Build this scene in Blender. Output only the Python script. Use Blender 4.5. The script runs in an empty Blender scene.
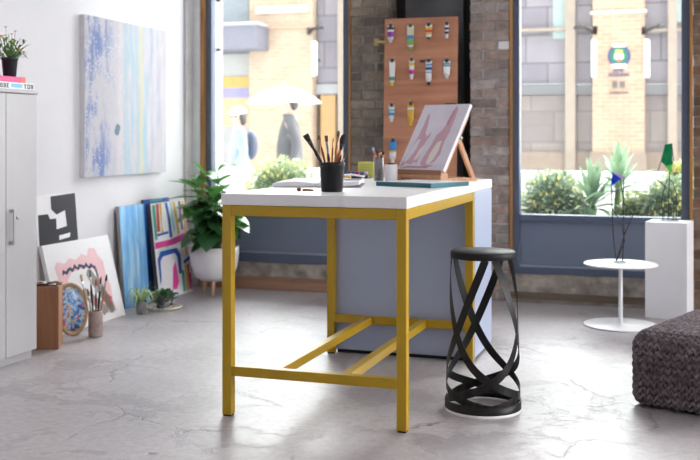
import bpy, math, random
from mathutils import Vector, Matrix, Euler, noise
random.seed(7)
R = math.radians
sc = bpy.context.scene
COL = sc.collection
YAW = R(18.5)
CA, SA = math.cos(YAW), math.sin(YAW)
FPX, EYE = 1013.0, 1.3

# ------------------------------------------------------------------ survey helpers (measured positions)
def ray(x, y):
    r = (x - 350) / FPX
    return Vector((CA*r - SA, SA*r + CA, (137 - y) / FPX))
def at_z(x, y, z):
    d = ray(x, y); t = (z - EYE) / d.z
    return Vector((d.x*t, d.y*t, z))
def at_y(x, y, Y):
    d = ray(x, y); t = Y / d.y
    return Vector((d.x*t, Y, EYE + d.z*t))

# ------------------------------------------------------------------ materials
MATS = {}
def new_mat(name):
    m = bpy.data.materials.new(name); m.use_nodes = True
    nt = m.node_tree; b = nt.nodes['Principled BSDF']
    MATS[name] = m
    return m, nt, b
def N(nt, t, **kw):
    n = nt.nodes.new(t)
    for k, v in kw.items(): setattr(n, k, v)
    return n
def L(nt, a, b): nt.links.new(a, b)
def ramp(nt, stops, interp='LINEAR'):
    r = N(nt, 'ShaderNodeValToRGB'); cr = r.color_ramp; cr.interpolation = interp
    while len(cr.elements) < len(stops): cr.elements.new(0.5)
    for e, (p, c) in zip(cr.elements, stops):
        e.position = p; e.color = (c[0], c[1], c[2], 1)
    return r
def mixc(nt, fac, a, b, mode='MIX'):
    m = N(nt, 'ShaderNodeMix', data_type='RGBA', blend_type=mode)
    for sock, v in ((m.inputs['Factor'], fac), (m.inputs['A'], a), (m.inputs['B'], b)):
        pass
    def put(s, v):
        if isinstance(v, (int, float)): s.default_value = v
        elif isinstance(v, (tuple, list)): s.default_value = (v[0], v[1], v[2], 1)
        else: L(nt, v, s)
    put(m.inputs[0], fac); put(m.inputs[6], a); put(m.inputs[7], b)
    return m.outputs[2]
def math_(nt, op, a, b=0.0, c=0.0):
    m = N(nt, 'ShaderNodeMath', operation=op)
    for s, v in zip(m.inputs, (a, b, c)):
        if isinstance(v, (int, float)): s.default_value = v
        else: L(nt, v, s)
    return m.outputs[0]
def coords(nt, scale=(1, 1, 1), kind='Object'):
    tc = N(nt, 'ShaderNodeTexCoord'); mp = N(nt, 'ShaderNodeMapping')
    mp.inputs['Scale'].default_value = scale
    L(nt, tc.outputs[kind], mp.inputs['Vector'])
    return mp.outputs['Vector']
def noise_(nt, vec, scale, detail=4, rough=.55, dist=0):
    n = N(nt, 'ShaderNodeTexNoise')
    n.inputs['Scale'].default_value = scale; n.inputs['Detail'].default_value = detail
    n.inputs['Roughness'].default_value = rough; n.inputs['Distortion'].default_value = dist
    L(nt, vec, n.inputs['Vector'])
    return n
def bump(nt, b, h, strength=.3, dist=.01):
    n = N(nt, 'ShaderNodeBump'); n.inputs['Strength'].default_value = strength
    n.inputs['Distance'].default_value = dist
    L(nt, h, n.inputs['Height']); L(nt, n.outputs[0], b.inputs['Normal'])
def mat(name, col, rough=.5, metal=0., var=.06, scale=8, bmp=0., stretch=(1, 1, 1), spec=.5, col2=None):
    """plain material with a little procedural tonal variation"""
    if name in MATS: return MATS[name]
    m, nt, b = new_mat(name)
    v = coords(nt, stretch)
    n = noise_(nt, v, scale)
    c2 = col2 or tuple(min(1, c*(1+var)+.0) for c in col)
    c1 = col if col2 else tuple(c*(1-var) for c in col)
    r = ramp(nt, [(.3, c1), (.7, c2)])
    L(nt, n.outputs['Fac'], r.inputs[0]); L(nt, r.outputs[0], b.inputs['Base Color'])
    b.inputs['Roughness'].default_value = rough; b.inputs['Metallic'].default_value = metal
    b.inputs['Specular IOR Level'].default_value = spec
    if bmp: bump(nt, b, n.outputs['Fac'], bmp)
    return m

def mat_floor():
    m, nt, b = new_mat('concrete_floor')
    v = coords(nt)
    big = noise_(nt, v, .55, 6, .6, .6)
    mid = noise_(nt, v, 1.7, 10, .68, .35)
    fine = noise_(nt, v, 26, 6, .7)
    base = ramp(nt, [(.3, (.235, .205, .217)), (.45, (.325, .292, .303)), (.57, (.42, .388, .397)), (.70, (.54, .52, .524))])
    L(nt, big.outputs['Fac'], base.inputs[0])
    pat = ramp(nt, [(.46, (0, 0, 0)), (.475, (1, 1, 1))])
    L(nt, mid.outputs['Fac'], pat.inputs[0])
    c = mixc(nt, math_(nt, 'MULTIPLY', pat.outputs[0], .42), base.outputs[0], (.52, .485, .492))
    st = noise_(nt, v, 5.5, 5, .7, 2.0)
    spots = ramp(nt, [(.62, (0, 0, 0)), (.70, (1, 1, 1))])
    L(nt, st.outputs['Fac'], spots.inputs[0])
    c = mixc(nt, math_(nt, 'MULTIPLY', spots.outputs[0], .4), c, (.27, .24, .245))
    fr = ramp(nt, [(.35, (.82, .82, .82)), (.65, (1.06, 1.06, 1.06))])
    L(nt, fine.outputs['Fac'], fr.inputs[0])
    c = mixc(nt, 1.0, c, fr.outputs[0], 'MULTIPLY')
    # cracks, broken up by a mask
    wob = noise_(nt, v, 2.5, 5, .6)
    vv = mixc(nt, .28, v, wob.outputs['Color'])
    vo = N(nt, 'ShaderNodeTexVoronoi', feature='DISTANCE_TO_EDGE'); vo.inputs['Scale'].default_value = .8
    L(nt, vv, vo.inputs['Vector'])
    crk = ramp(nt, [(.001, (1, 1, 1)), (.006, (0, 0, 0))])
    L(nt, vo.outputs['Distance'], crk.inputs[0])
    msk = ramp(nt, [(.48, (0, 0, 0)), (.56, (1, 1, 1))])
    mn = noise_(nt, v, 1.3, 3); L(nt, mn.outputs['Fac'], msk.inputs[0])
    k = math_(nt, 'MULTIPLY', crk.outputs[0], msk.outputs[0])
    c = mixc(nt, math_(nt, 'MULTIPLY', k, .7), c, (.12, .105, .105))
    # chipped pits
    pit = N(nt, 'ShaderNodeTexVoronoi'); pit.inputs['Scale'].default_value = 5.0
    L(nt, vv, pit.inputs['Vector'])
    pr = ramp(nt, [(.06, (1, 1, 1)), (.10, (0, 0, 0))]); L(nt, pit.outputs['Distance'], pr.inputs[0])
    pm = ramp(nt, [(.53, (0, 0, 0)), (.58, (1, 1, 1))]); pn = noise_(nt, v, .9, 3); L(nt, pn.outputs['Fac'], pm.inputs[0])
    pk = math_(nt, 'MULTIPLY', pr.outputs[0], pm.outputs[0])
    c = mixc(nt, math_(nt, 'MULTIPLY', pk, .75), c, (.10, .085, .08))
    L(nt, c, b.inputs['Base Color'])
    rr = N(nt, 'ShaderNodeMapRange'); rr.inputs['To Min'].default_value = .28; rr.inputs['To Max'].default_value = .52
    L(nt, mid.outputs['Fac'], rr.inputs['Value']); L(nt, rr.outputs[0], b.inputs['Roughness'])
    h = math_(nt, 'SUBTRACT', math_(nt, 'ADD', math_(nt, 'MULTIPLY', pat.outputs[0], .5), math_(nt, 'MULTIPLY', fine.outputs['Fac'], .35)), math_(nt, 'ADD', k, pk))
    bump(nt, b, h, .35, .006)
    return m
def mat_plaster(name, col, blot=.1):
    m, nt, b = new_mat(name)
    v = coords(nt)
    n = noise_(nt, v, 1.4, 6, .6); f = noise_(nt, v, 14, 6, .7)
    r = ramp(nt, [(.3, tuple(c*(1-blot) for c in col)), (.65, col)])
    L(nt, n.outputs['Fac'], r.inputs[0]); L(nt, r.outputs[0], b.inputs['Base Color'])
    b.inputs['Roughness'].default_value = .6
    bump(nt, b, f.outputs['Fac'], .25, .006)
    return m
def mat_brick_attr(name, tones, soot):
    """individual bricks: tone per brick from a colour attribute, grime from noise"""
    m, nt, b = new_mat(name)
    at = N(nt, 'ShaderNodeAttribute'); at.attribute_name = 'tone'
    r = ramp(nt, [(i/(len(tones)-1), t) for i, t in enumerate(tones)])
    L(nt, at.outputs['Fac'], r.inputs[0])
    v = coords(nt)
    n = noise_(nt, v, 9, 8, .7); g = noise_(nt, v, 1.6, 4)
    rr = ramp(nt, [(.32, (.45, .45, .45)), (.7, (1.25, 1.22, 1.2))]); L(nt, n.outputs['Fac'], rr.inputs[0])
    c = mixc(nt, 1.0, r.outputs[0], rr.outputs[0], 'MULTIPLY')
    gr = ramp(nt, [(.42, (0, 0, 0)), (.62, (1, 1, 1))]); L(nt, g.outputs['Fac'], gr.inputs[0])
    c = mixc(nt, math_(nt, 'MULTIPLY', gr.outputs[0], soot), c, (.05, .043, .04))
    L(nt, c, b.inputs['Base Color']); b.inputs['Roughness'].default_value = .9
    bump(nt, b, n.outputs['Fac'], .6, .012)
    return m
def mat_wood(name, dark, light, scale=6, axis='Z', rough=.5, knots=False):
    if name in MATS: return MATS[name]
    m, nt, b = new_mat(name)
    s = {'X': (.25, 3, 3), 'Y': (3, .25, 3), 'Z': (3, 3, .25)}[axis]
    v = coords(nt, s)
    n = noise_(nt, v, scale, 6, .6, 1.2)
    r = ramp(nt, [(.3, dark), (.7, light)])
    L(nt, n.outputs['Fac'], r.inputs[0]); c = r.outputs[0]
    if knots:
        v2 = coords(nt, (1, 1, 1.4)); vo = N(nt, 'ShaderNodeTexVoronoi'); vo.inputs['Scale'].default_value = 2.6
        L(nt, v2, vo.inputs['Vector'])
        kr = ramp(nt, [(.03, (1, 1, 1)), (.11, (0, 0, 0))]); L(nt, vo.outputs['Distance'], kr.inputs[0])
        c = mixc(nt, math_(nt, 'MULTIPLY', kr.outputs[0], .6), c, tuple(x*.35 for x in dark))
    L(nt, c, b.inputs['Base Color']); b.inputs['Roughness'].default_value = rough
    bump(nt, b, n.outputs['Fac'], .12, .004)
    return m
def mat_brick_tex(name, c1, c2, mortar, scale, bw, bh, ms=.02, rough=.85, off=.5):
    m, nt, b = new_mat(name)
    tc = N(nt, 'ShaderNodeTexCoord'); sp = N(nt, 'ShaderNodeSeparateXYZ'); cb = N(nt, 'ShaderNodeCombineXYZ')
    L(nt, tc.outputs['Object'], sp.inputs[0])
    s = math_(nt, 'ADD', sp.outputs['X'], sp.outputs['Y'])
    L(nt, s, cb.inputs['X']); L(nt, sp.outputs['Z'], cb.inputs['Y'])
    t = N(nt, 'ShaderNodeTexBrick'); t.offset = off
    for k, v in (('Color1', c1), ('Color2', c2), ('Mortar', mortar)): t.inputs[k].default_value = (*v, 1)
    t.inputs['Scale'].default_value = scale; t.inputs['Brick Width'].default_value = bw
    t.inputs['Row Height'].default_value = bh; t.inputs['Mortar Size'].default_value = ms
    t.inputs['Mortar Smooth'].default_value = .3
    L(nt, cb.outputs[0], t.inputs['Vector'])
    n = noise_(nt, coords(nt), 1.2, 5)
    rr = ramp(nt, [(.3, (.85, .85, .85)), (.7, (1.08, 1.08, 1.08))]); L(nt, n.outputs['Fac'], rr.inputs[0])
    L(nt, mixc(nt, 1.0, t.outputs['Color'], rr.outputs[0], 'MULTIPLY'), b.inputs['Base Color'])
    b.inputs['Roughness'].default_value = rough
    return m
def mat_pane(name, tint=(1, 1, 1), film=.03, refl=1.0):
    """window glass: clear with a reflective face and a faint translucent film imitating glare"""
    m, nt, b = new_mat(name)
    nt.nodes.remove(b)
    out = nt.nodes['Material Output']
    tr = N(nt, 'ShaderNodeBsdfTransparent'); tr.inputs[0].default_value = (*tint, 1)
    gl = N(nt, 'ShaderNodeBsdfGlossy'); gl.inputs['Roughness'].default_value = .02
    tl = N(nt, 'ShaderNodeBsdfTranslucent'); tl.inputs[0].default_value = (.9, .95, 1, 1)
    fr = N(nt, 'ShaderNodeFresnel'); fr.inputs['IOR'].default_value = 1.25
    nz = noise_(nt, coords(nt), 1.1, 4)
    f = math_(nt, 'MULTIPLY', nz.outputs['Fac'], film*2)  # translucent share washes the view like window glare
    a = N(nt, 'ShaderNodeMixShader'); L(nt, f, a.inputs[0]); L(nt, tr.outputs[0], a.inputs[1]); L(nt, tl.outputs[0], a.inputs[2])
    c = N(nt, 'ShaderNodeMixShader'); L(nt, math_(nt, 'MULTIPLY', fr.outputs[0], refl), c.inputs[0])
    L(nt, a.outputs[0], c.inputs[1]); L(nt, gl.outputs[0], c.inputs[2])
    L(nt, c.outputs[0], out.inputs['Surface'])
    return m
def mat_leaf(name, c1, c2, rough=.35, trans=.25, scale=3):
    if name in MATS: return MATS[name]
    m, nt, b = new_mat(name)
    n = noise_(nt, coords(nt), scale, 3)
    r = ramp(nt, [(.35, c1), (.65, c2)]); L(nt, n.outputs['Fac'], r.inputs[0])
    L(nt, r.outputs[0], b.inputs['Base Color']); b.inputs['Roughness'].default_value = rough
    out = nt.nodes['Material Output']
    tl = N(nt, 'ShaderNodeBsdfTranslucent'); L(nt, r.outputs[0], tl.inputs[0])
    mx = N(nt, 'ShaderNodeMixShader'); mx.inputs[0].default_value = trans
    L(nt, b.outputs[0], mx.inputs[1]); L(nt, tl.outputs[0], mx.inputs[2]); L(nt, mx.outputs[0], out.inputs['Surface'])
    return m

FLOOR = mat_floor()
WALL = mat_plaster('white_wall_paint', (.69, .68, .715), .06)
GREYPL = mat_plaster('grey_rough_plaster', (.66, .64, .64), .45)
CEIL = mat_plaster('white_ceiling', (.8, .8, .8))
BRICK_SOOT = mat_brick_attr('sooty_brick', [(.18, .145, .115), (.30, .235, .18), (.39, .31, .24), (.24, .20, .17), (.50, .41, .33)], .55)
BRICK_GREY = mat_brick_attr('grey_brown_brick', [(.32, .26, .235), (.45, .38, .35), (.52, .38, .32), (.40, .36, .345), (.58, .52, .49)], .3)
BRICK_WARM = mat_brick_attr('warm_brown_brick', [(.18, .11, .07), (.32, .18, .11), (.42, .29, .2), (.26, .16, .115), (.5, .38, .28)], .5)
MORTAR = mat('grey_mortar', (.40, .36, .33), .95, var=.35, scale=14, bmp=.5)
MORTAR_D = mat('dark_mortar', (.24, .21, .18), .95, var=.35, scale=14, bmp=.5)
DARK_RENDER = mat('near_black_render', (.022, .021, .022), .9, var=.5, scale=5, bmp=.4)
RAWWOOD = mat_wood('raw_orange_timber', (.26, .115, .03), (.52, .27, .085), 5)
BLUEFRAME = mat('slate_blue_paint', (.085, .11, .17), .42, var=.05, scale=3)
BLUEPANEL = mat('slate_blue_panel_paint', (.165, .20, .275), .38, var=.06, scale=2)
REVEAL = mat('white_exterior_paint', (.86, .87, .89), .6)
STONE = mat('rough_grey_concrete', (.33, .29, .25), .9, var=.4, scale=10, bmp=.7)
BEAMW = mat_wood('worn_brown_beam', (.24, .12, .075), (.42, .24, .16), 4, 'X', .7)
GLASS = mat_pane('window_glass', (.97, 1, 1), .004)

YELLOW = mat('mustard_yellow_enamel', (.44, .27, .003), .34, var=.04, scale=4)
WHITE_LAM = mat('white_laminate', (.80, .80, .81), .32, var=.02)
TABLEBLUE = mat('powder_blue_laminate', (.36, .41, .545), .42, var=.03, scale=2)
BLACK_POWDER = mat('black_powder_coat', (.0045, .0045, .005), .42, spec=.35, var=.1)
BLACK_SEAT = mat('black_seat_top', (.012, .012, .013), .55, spec=.25, var=.2, scale=20)
CLEAR_RING = mat('clear_plastic_ring', (.78, .78, .80), .15)
WHITE_METAL = mat('white_powder_coat', (.86, .86, .87), .35, var=.02)
WHITE_PLINTH = mat('matt_white_plinth', (.83, .83, .85), .55, var=.03, scale=3)
GREYCAB = mat('light_grey_steel', (.46, .45, .465), .42, var=.02)
GREYCAB2 = mat('light_grey_steel_edge', (.42, .41, .425), .42, var=.02)
STEEL = mat('brushed_steel', (.48, .47, .48), .3, .9, var=.1)
DARKSTEEL = mat('dark_steel', (.07, .07, .075), .35, .8, var=.15)
WIRE = mat('dark_wire', (.035, .033, .033), .4, .7)
WOOD_EASEL = mat_wood('beech_wood', (.44, .20, .09), (.62, .34, .18), 8, 'Z', .45)
WOOD_CRATE = mat_wood('reddish_brown_wood', (.22, .085, .04), (.33, .14, .07), 5, 'Z', .45)
WOOD_CRATE_E = mat_wood('cut_wood_edge', (.36, .17, .08), (.48, .25, .13), 5, 'Z', .5)
WOOD_PLY = mat_wood('salmon_plywood', (.44, .18, .095), (.62, .30, .175), 3.2, 'X', .55, True)
WOOD_LEG = mat_wood('light_oak', (.5, .3, .16), (.64, .42, .25), 7)
CANVAS_W = mat('primed_white_canvas', (.80, .79, .81), .75, var=.03, scale=40, bmp=.05)
CANVAS_E = mat('grey_canvas_edge', (.50, .48, .49), .8, var=.08)
CANVAS_DARK = mat('charcoal_canvas_edge', (.09, .085, .09), .8, var=.1)
PAPER = mat('white_paper', (.84, .83, .86), .7, var=.02)
POT_WHITE = mat('matt_white_ceramic', (.80, .78, .78), .5, var=.03)
POT_GREY = mat('grey_cement_pot', (.30, .30, .31), .7, var=.1)
POT_DARK = mat('dark_green_black_pot', (.018, .03, .032), .4)
SOIL = mat('dark_soil', (.045, .032, .022), .95, var=.4, scale=40, bmp=.6)
LEAF_DARK = mat_leaf('glossy_dark_leaf', (.03, .105, .038), (.075, .20, .065), .25)
LEAF_MID = mat_leaf('fresh_green_leaf', (.08, .25, .05), (.16, .40, .10), .35)
LEAF_PALE = mat_leaf('pale_striped_leaf', (.32, .48, .16), (.62, .72, .36), .4)
LEAF_SILVER = mat_leaf('silver_green_leaf', (.17, .29, .17), (.34, .46, .30), .5)
LEAF_BUSH = mat_leaf('bush_leaf', (.19, .27, .17), (.42, .50, .34), .5)
LEAF_LIME = mat_leaf('lime_leaf', (.27, .34, .15), (.46, .50, .28), .5)
STEMG = mat('green_stem', (.12, .2, .06), .6)
FLOWER_Y = mat('yellow_petals', (.85, .72, .16), .6)
FLOWER_W = mat('white_petals', (.85, .85, .85), .6)
FLOWER_O = mat('orange_petals', (.75, .32, .06), .6)
BERRY = mat('dark_sprig', (.06, .06, .08), .6)

def P(name, col, rough=.45, **k): return mat(name, col, rough, **k)

# ------------------------------------------------------------------ mesh builder
class MB:
    def __init__(s): s.v = []; s.f = []; s.m = []; s.mats = []; s.sm = []; s.tone = []; s.curtone = 0.
    def mi(s, m):
        if m not in s.mats: s.mats.append(m)
        return s.mats.index(m)
    def raw(s, vs, fs, m, smooth=False):
        o = len(s.v); s.v += [tuple(v) for v in vs]; i = s.mi(m)
        s.tone += [s.curtone]*len(vs)
        for f in fs: s.f.append(tuple(o+k for k in f)); s.m.append(i); s.sm.append(smooth)
        return s
    def box(s, lo, hi, m, M=None):
        x0, y0, z0 = lo; x1, y1, z1 = hi
        vs = [Vector(p) for p in ((x0,y0,z0),(x1,y0,z0),(x1,y1,z0),(x0,y1,z0),(x0,y0,z1),(x1,y0,z1),(x1,y1,z1),(x0,y1,z1))]
        if M: vs = [M @ v for v in vs]
        return s.raw(vs, [(0,3,2,1),(4,5,6,7),(0,1,5,4),(1,2,6,5),(2,3,7,6),(3,0,4,7)], m)
    def bar(s, a, b, w, h, m, up=(0, 0, 1)):
        a, b = Vector(a), Vector(b); d = (b-a).normalized(); u = Vector(up)
        x = d.cross(u)
        if x.length < 1e-4: x = d.cross(Vector((1, 0, 0)))
        x.normalize(); u = x.cross(d)
        vs = [p + x*sx*w/2 + u*sz*h/2 for p in (a, b) for sx, sz in ((-1,-1),(1,-1),(1,1),(-1,1))]
        return s.raw(vs, [(0,1,2,3),(7,6,5,4),(0,4,5,1),(1,5,6,2),(2,6,7,3),(3,7,4,0)], m)
    def tube(s, pts, rad, m, seg=8, cap=True):
        pts = [Vector(p) for p in pts]; n = len(pts)
        rs = rad if isinstance(rad, (list, tuple)) else [rad]*n
        vs = []; prev = None
        for i, p in enumerate(pts):
            d = (pts[min(i+1, n-1)] - pts[max(i-1, 0)])
            d = d.normalized() if d.length > 1e-9 else Vector((0, 0, 1))
            x = prev - d*prev.dot(d) if prev else d.orthogonal()
            if x.length < 1e-6: x = d.orthogonal()
            x.normalize(); prev = x; y = d.cross(x)
            for k in range(seg):
                a = 2*math.pi*k/seg
                vs.append(p + (x*math.cos(a) + y*math.sin(a))*rs[i])
        fs = [(i*seg+k, i*seg+(k+1) % seg, (i+1)*seg+(k+1) % seg, (i+1)*seg+k) for i in range(n-1) for k in range(seg)]
        if cap: fs += [tuple(range(seg-1, -1, -1)), tuple((n-1)*seg+k for k in range(seg))]
        return s.raw(vs, fs, m, True)
    def lathe(s, prof, m, c=(0, 0, 0), seg=32, M=None, sx=1., sy=1., cap=True):
        vs = []
        for r, z in prof:
            for k in range(seg):
                a = 2*math.pi*k/seg; v = Vector((c[0]+r*sx*math.cos(a), c[1]+r*sy*math.sin(a), c[2]+z))
                vs.append(M @ v if M else v)
        n = len(prof)
        fs = [(i*seg+k, i*seg+(k+1) % seg, (i+1)*seg+(k+1) % seg, (i+1)*seg+k) for i in range(n-1) for k in range(seg)]
        if cap and prof[0][0] > 1e-6: fs.append(tuple(range(seg-1, -1, -1)))
        if cap and prof[-1][0] > 1e-6: fs.append(tuple((n-1)*seg+k for k in range(seg)))
        return s.raw(vs, fs, m, True)
    def prism(s, poly, d0, d1, m, fr=None):
        """outline (x,z) extruded along y from d0 to d1"""
        n = len(poly)
        vs = [Vector((x, d0, z)) for x, z in poly] + [Vector((x, d1, z)) for x, z in poly]
        if fr: vs = [fr @ v for v in vs]
        fs = [tuple(range(n)), tuple(range(2*n-1, n-1, -1))] + [(i, i+n, (i+1) % n+n, (i+1) % n) for i in range(n)]
        return s.raw(vs, fs, m)
    def ball(s, c, r, m, seg=10, rings=6, M=None):
        rr = r if isinstance(r, (tuple, list)) else (r, r, r)
        vs = []; c = Vector(c)
        for i in range(rings+1):
            t = math.pi*i/rings
            for k in range(seg):
                a = 2*math.pi*k/seg
                p = Vector((rr[0]*math.sin(t)*math.cos(a), rr[1]*math.sin(t)*math.sin(a), -rr[2]*math.cos(t)))
                vs.append(c + (M @ p if M else p))
        fs = [(i*seg+k, i*seg+(k+1) % seg, (i+1)*seg+(k+1) % seg, (i+1)*seg+k) for i in range(rings) for k in range(seg)]
        return s.raw(vs, fs, m, True)
    def leaf(s, base, d, length, width, m, bend=.3, up=(0, 0, 1), n=7, fold=.15, shape=1.0, tip=.0):
        """blade from base along d, drooping with bend; shape>1 puts the widest point nearer the tip"""
        base, d, up = Vector(base), Vector(d).normalized(), Vector(up)
        side = d.cross(up)
        if side.length < 1e-3: side = d.orthogonal()
        side.normalize(); nrm = side.cross(d).normalized()
        vs = []
        for i in range(n+1):
            t = i/n
            p = base + d*length*t*(1-.15*bend*t) + Vector((0, 0, -1))*length*bend*t*t
            w = width*.5*(math.sin(math.pi*min(1, t**shape*.97+.03))**.75) + tip
            if i == n: w = .0008
            vs += [p - side*w + nrm*w*fold, p, p + side*w + nrm*w*fold]
        fs = []
        for i in range(n):
            a = i*3; fs += [(a, a+1, a+4, a+3), (a+1, a+2, a+5, a+4)]
        return s.raw(vs, fs, m, True)
    def build(s, name, parent=None, bevel=0., loc=None, rot=None, subsurf=0):
        me = bpy.data.meshes.new(name); me.from_pydata(s.v, [], s.f); 
        for m in s.mats: me.materials.append(m)
        me.polygons.foreach_set('material_index', s.m); me.polygons.foreach_set('use_smooth', s.sm)
        if any(s.tone):
            a = me.attributes.new('tone', 'FLOAT', 'POINT'); a.data.foreach_set('value', s.tone)
        me.update()
        o = bpy.data.objects.new(name, me); COL.objects.link(o)
        if parent: o.parent = parent
        if loc is not None: o.location = loc
        if rot is not None: o.rotation_euler = rot
        if bevel:
            b = o.modifiers.new('edge', 'BEVEL'); b.width = bevel; b.segments = 2; b.limit_method = 'ANGLE'; b.angle_limit = R(50)
        if subsurf:
            q = o.modifiers.new('smooth', 'SUBSURF'); q.levels = subsurf; q.render_levels = subsurf
        return o
def thing(name, label, cat, loc=(0, 0, 0), rot=(0, 0, 0), group=None):
    o = bpy.data.objects.new(name, None); COL.objects.link(o); o.empty_display_size = .05
    o.location = loc; o.rotation_euler = rot if isinstance(rot, (tuple, list)) else (0, 0, rot)
    return tag(o, label, cat, group)
def tag(o, label, cat, group=None, kind=None):
    o['label'] = label; o['category'] = cat
    if group: o['group'] = group
    if kind: o['kind'] = kind
    return o
def copy_thing(o, **kw):
    """a copy of a thing with copies of its parts and sub-parts (shared meshes)"""
    c = o.copy(); COL.objects.link(c)
    kids = [k for k in bpy.data.objects if k.parent == o]
    for k in kids:
        d = k.copy(); COL.objects.link(d); d.parent = c
        for g in [q for q in bpy.data.objects if q.parent == k]:
            e = g.copy(); COL.objects.link(e); e.parent = d
    return c
def struct(name, mb, label, cat, bevel=0.):
    return tag(mb.build(name, None, bevel), label, cat, None, 'structure')

# ================================================================== SETTING
WX = -4.14       # left wall face
BY = 8.0         # back wall inner face
m = MB(); m.box((WX-.3, -3.5, -.12), (5.5, BY+.45, 0), FLOOR)
struct('floor', m, 'worn mottled grey concrete floor with cracks and chips', 'floor')
m = MB(); m.box((WX-.3, -3.5, -.0), (WX, BY+.45, 3.9), WALL)
struct('wall_left', m, 'white painted plaster wall behind the leaning canvases', 'wall')
m = MB(); m.box((WX-.3, -3.5, 3.9), (5.5, BY+.45, 4.05), CEIL)
struct('ceiling', m, 'white ceiling above the studio', 'ceiling')
m = MB(); m.box((WX, BY-.15, 0), (WX+.02, BY-.03, 3.9), GREYPL)
struct('trim_1', m, 'narrow rough grey plaster strip in the corner by the left window', 'trim')
m = MB(); m.box((WX, BY, 0), (-4.062, BY+.3, 3.9), REVEAL)  # brighter paint than the room walls imitates strong light on this strip
struct('wall_back', m, 'slim white return of the back wall beside the left window', 'wall')

def brick_pier(name, x0, x1, bm, mm, label, ydep=.34, pale=None, seed=1):
    rnd = random.Random(seed)
    mb = MB(); mb.curtone = .001
    mb.box((x0+.008, BY+.008, 0), (x1-.008, BY+ydep, 3.9), mm)
    row = 0; z = .0; rh = .0765
    while z < 3.9:
        x = x0 - (0 if row % 2 == 0 else .113)
        while x < x1 - .01:
            a, b = max(x, x0), min(x+.215, x1)
            if b - a > .02:
                mb.curtone = rnd.uniform(.02, 1)
                j = rnd.uniform(-.006, .006); k = rnd.uniform(0, .003)
                mt = bm
                if pale and abs(z - pale[1]) < .04 and a <= pale[0] <= b: mt = CANVAS_W
                edge = a <= x0+.001 or b >= x1-.001
                xa = x0 + rnd.uniform(0, .006) if a <= x0+.001 else a+.004
                xb = x1 - rnd.uniform(0, .006) if b >= x1-.001 else b-.005
                mb.box((xa, BY+j, z+.005+k), (xb, BY+(ydep-.012 if edge else .1), min(z+rh-.006, 3.9)), mt)
            x += .226
        z += rh; row += 1
    return struct(name, mb, label, 'wall', .003)
brick_pier('wall_back', -2.672, -2.345, BRICK_SOOT, MORTAR_D, 'sooty dark brick pier just left of the plywood board', seed=3)
brick_pier('wall_back', -1.665, -1.347, BRICK_GREY, MORTAR, 'grey brown brick pier between the plywood board and the right window', pale=(-1.40, 1.985), seed=5)
brick_pier('wall_back', .028, .60, BRICK_WARM, MORTAR_D, 'warm brown brick pier at the right end of the window wall', seed=9)
m = MB(); m.box((-2.345, BY+.25, 0), (-1.665, BY+.40, 3.9), DARK_RENDER)  # back of the recess is coloured near black
struct('wall_back', m, 'near-black recess between the two brick piers behind the plywood', 'wall')
m = MB(); m.box((.6, BY, 0), (5.5, BY+.34, 3.9), WALL)
struct('wall_back', m, 'plain stretch of window wall beyond the warm brick pier', 'wall')

def window(name, x0, x1, label, panel_bot, wl, wr_):
    w = thing(name, label, 'window'); w['kind'] = 'structure'
    y0, y1 = BY+.03, BY+.13; ft = .052
    f = MB()
    f.box((x0, y0, .22), (x0+ft, y1, 3.7), BLUEFRAME); f.box((x1-ft-.006, y0, .22), (x1, y1, 3.7), BLUEFRAME)
    f.box((x0+ft, y0, 3.62), (x1-ft, y1, 3.7), BLUEFRAME)
    f.box((x0+ft, y0-.012, .636), (x1-ft-.006, y1, .688), BLUEFRAME)      # sill rail
    f.box((x0+ft, y0-.012, .222), (x1-ft-.006, y1, panel_bot), BLUEFRAME)  # bottom rail
    f.build('frame', w, .004)
    p = MB(); p.box((x0+ft, y0+.03, panel_bot), (x1-ft-.006, y1-.02, .636), BLUEPANEL); p.build('panel', w)
    b = MB(); b.box((x0+ft, y0-.002, panel_bot), (x1-ft-.006, y0+.03, panel_bot+.014), P('highlight_blue_bead', (.30, .33, .39), .5)); b.build('bead', w, .003)  # paler strip carries the sill line's highlight in its colour
    e = MB()
    e.box((x0-wl, BY-.004, .2), (x0, BY+.14, 3.7), RAWWOOD); e.box((x1, BY-.004, .2), (x1+wr_, BY+.14, 3.7), RAWWOOD)
    e.build('timber_edging', w, .003)
    h = MB(); h.box((x0-.05, BY+.005, 3.7), (x1+.04, BY+.3, 3.9), BLUEFRAME); h.build('head_panel', w)
    g = MB(); g.box((x0+ft, y0+.05, .688), (x1-ft-.006, y0+.058, 3.62), GLASS); g.build('pane', w)
    return w
w1 = window('window_1', -4.02, -2.691, 'tall slate blue framed left window onto the street behind the potted fig', .30, .042, .019)
w2 = window('window_2', -1.325, .004, 'tall slate blue framed right window onto the street behind the round side table', .275, .022, .024)
m = MB(); m.raw([(x, y, z) for z in (.6, 3.7) for x, y in ((-3.975, BY+.135), (-3.942, BY+.20), (-4.1, BY+.20), (-4.1, BY+.135))],
    [(3,2,1,0), (4,5,6,7), (0,1,5,4), (1,2,6,5), (2,3,7,6), (3,0,4,7)], REVEAL); m.build('white_reveal', w1)
m = MB()
for zz in (2.06, 2.50): m.box((-3.99, BY+.14, zz), (-3.945, BY+.19, zz+.03), DARKSTEEL)
m.build('hinge', w1)
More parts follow.
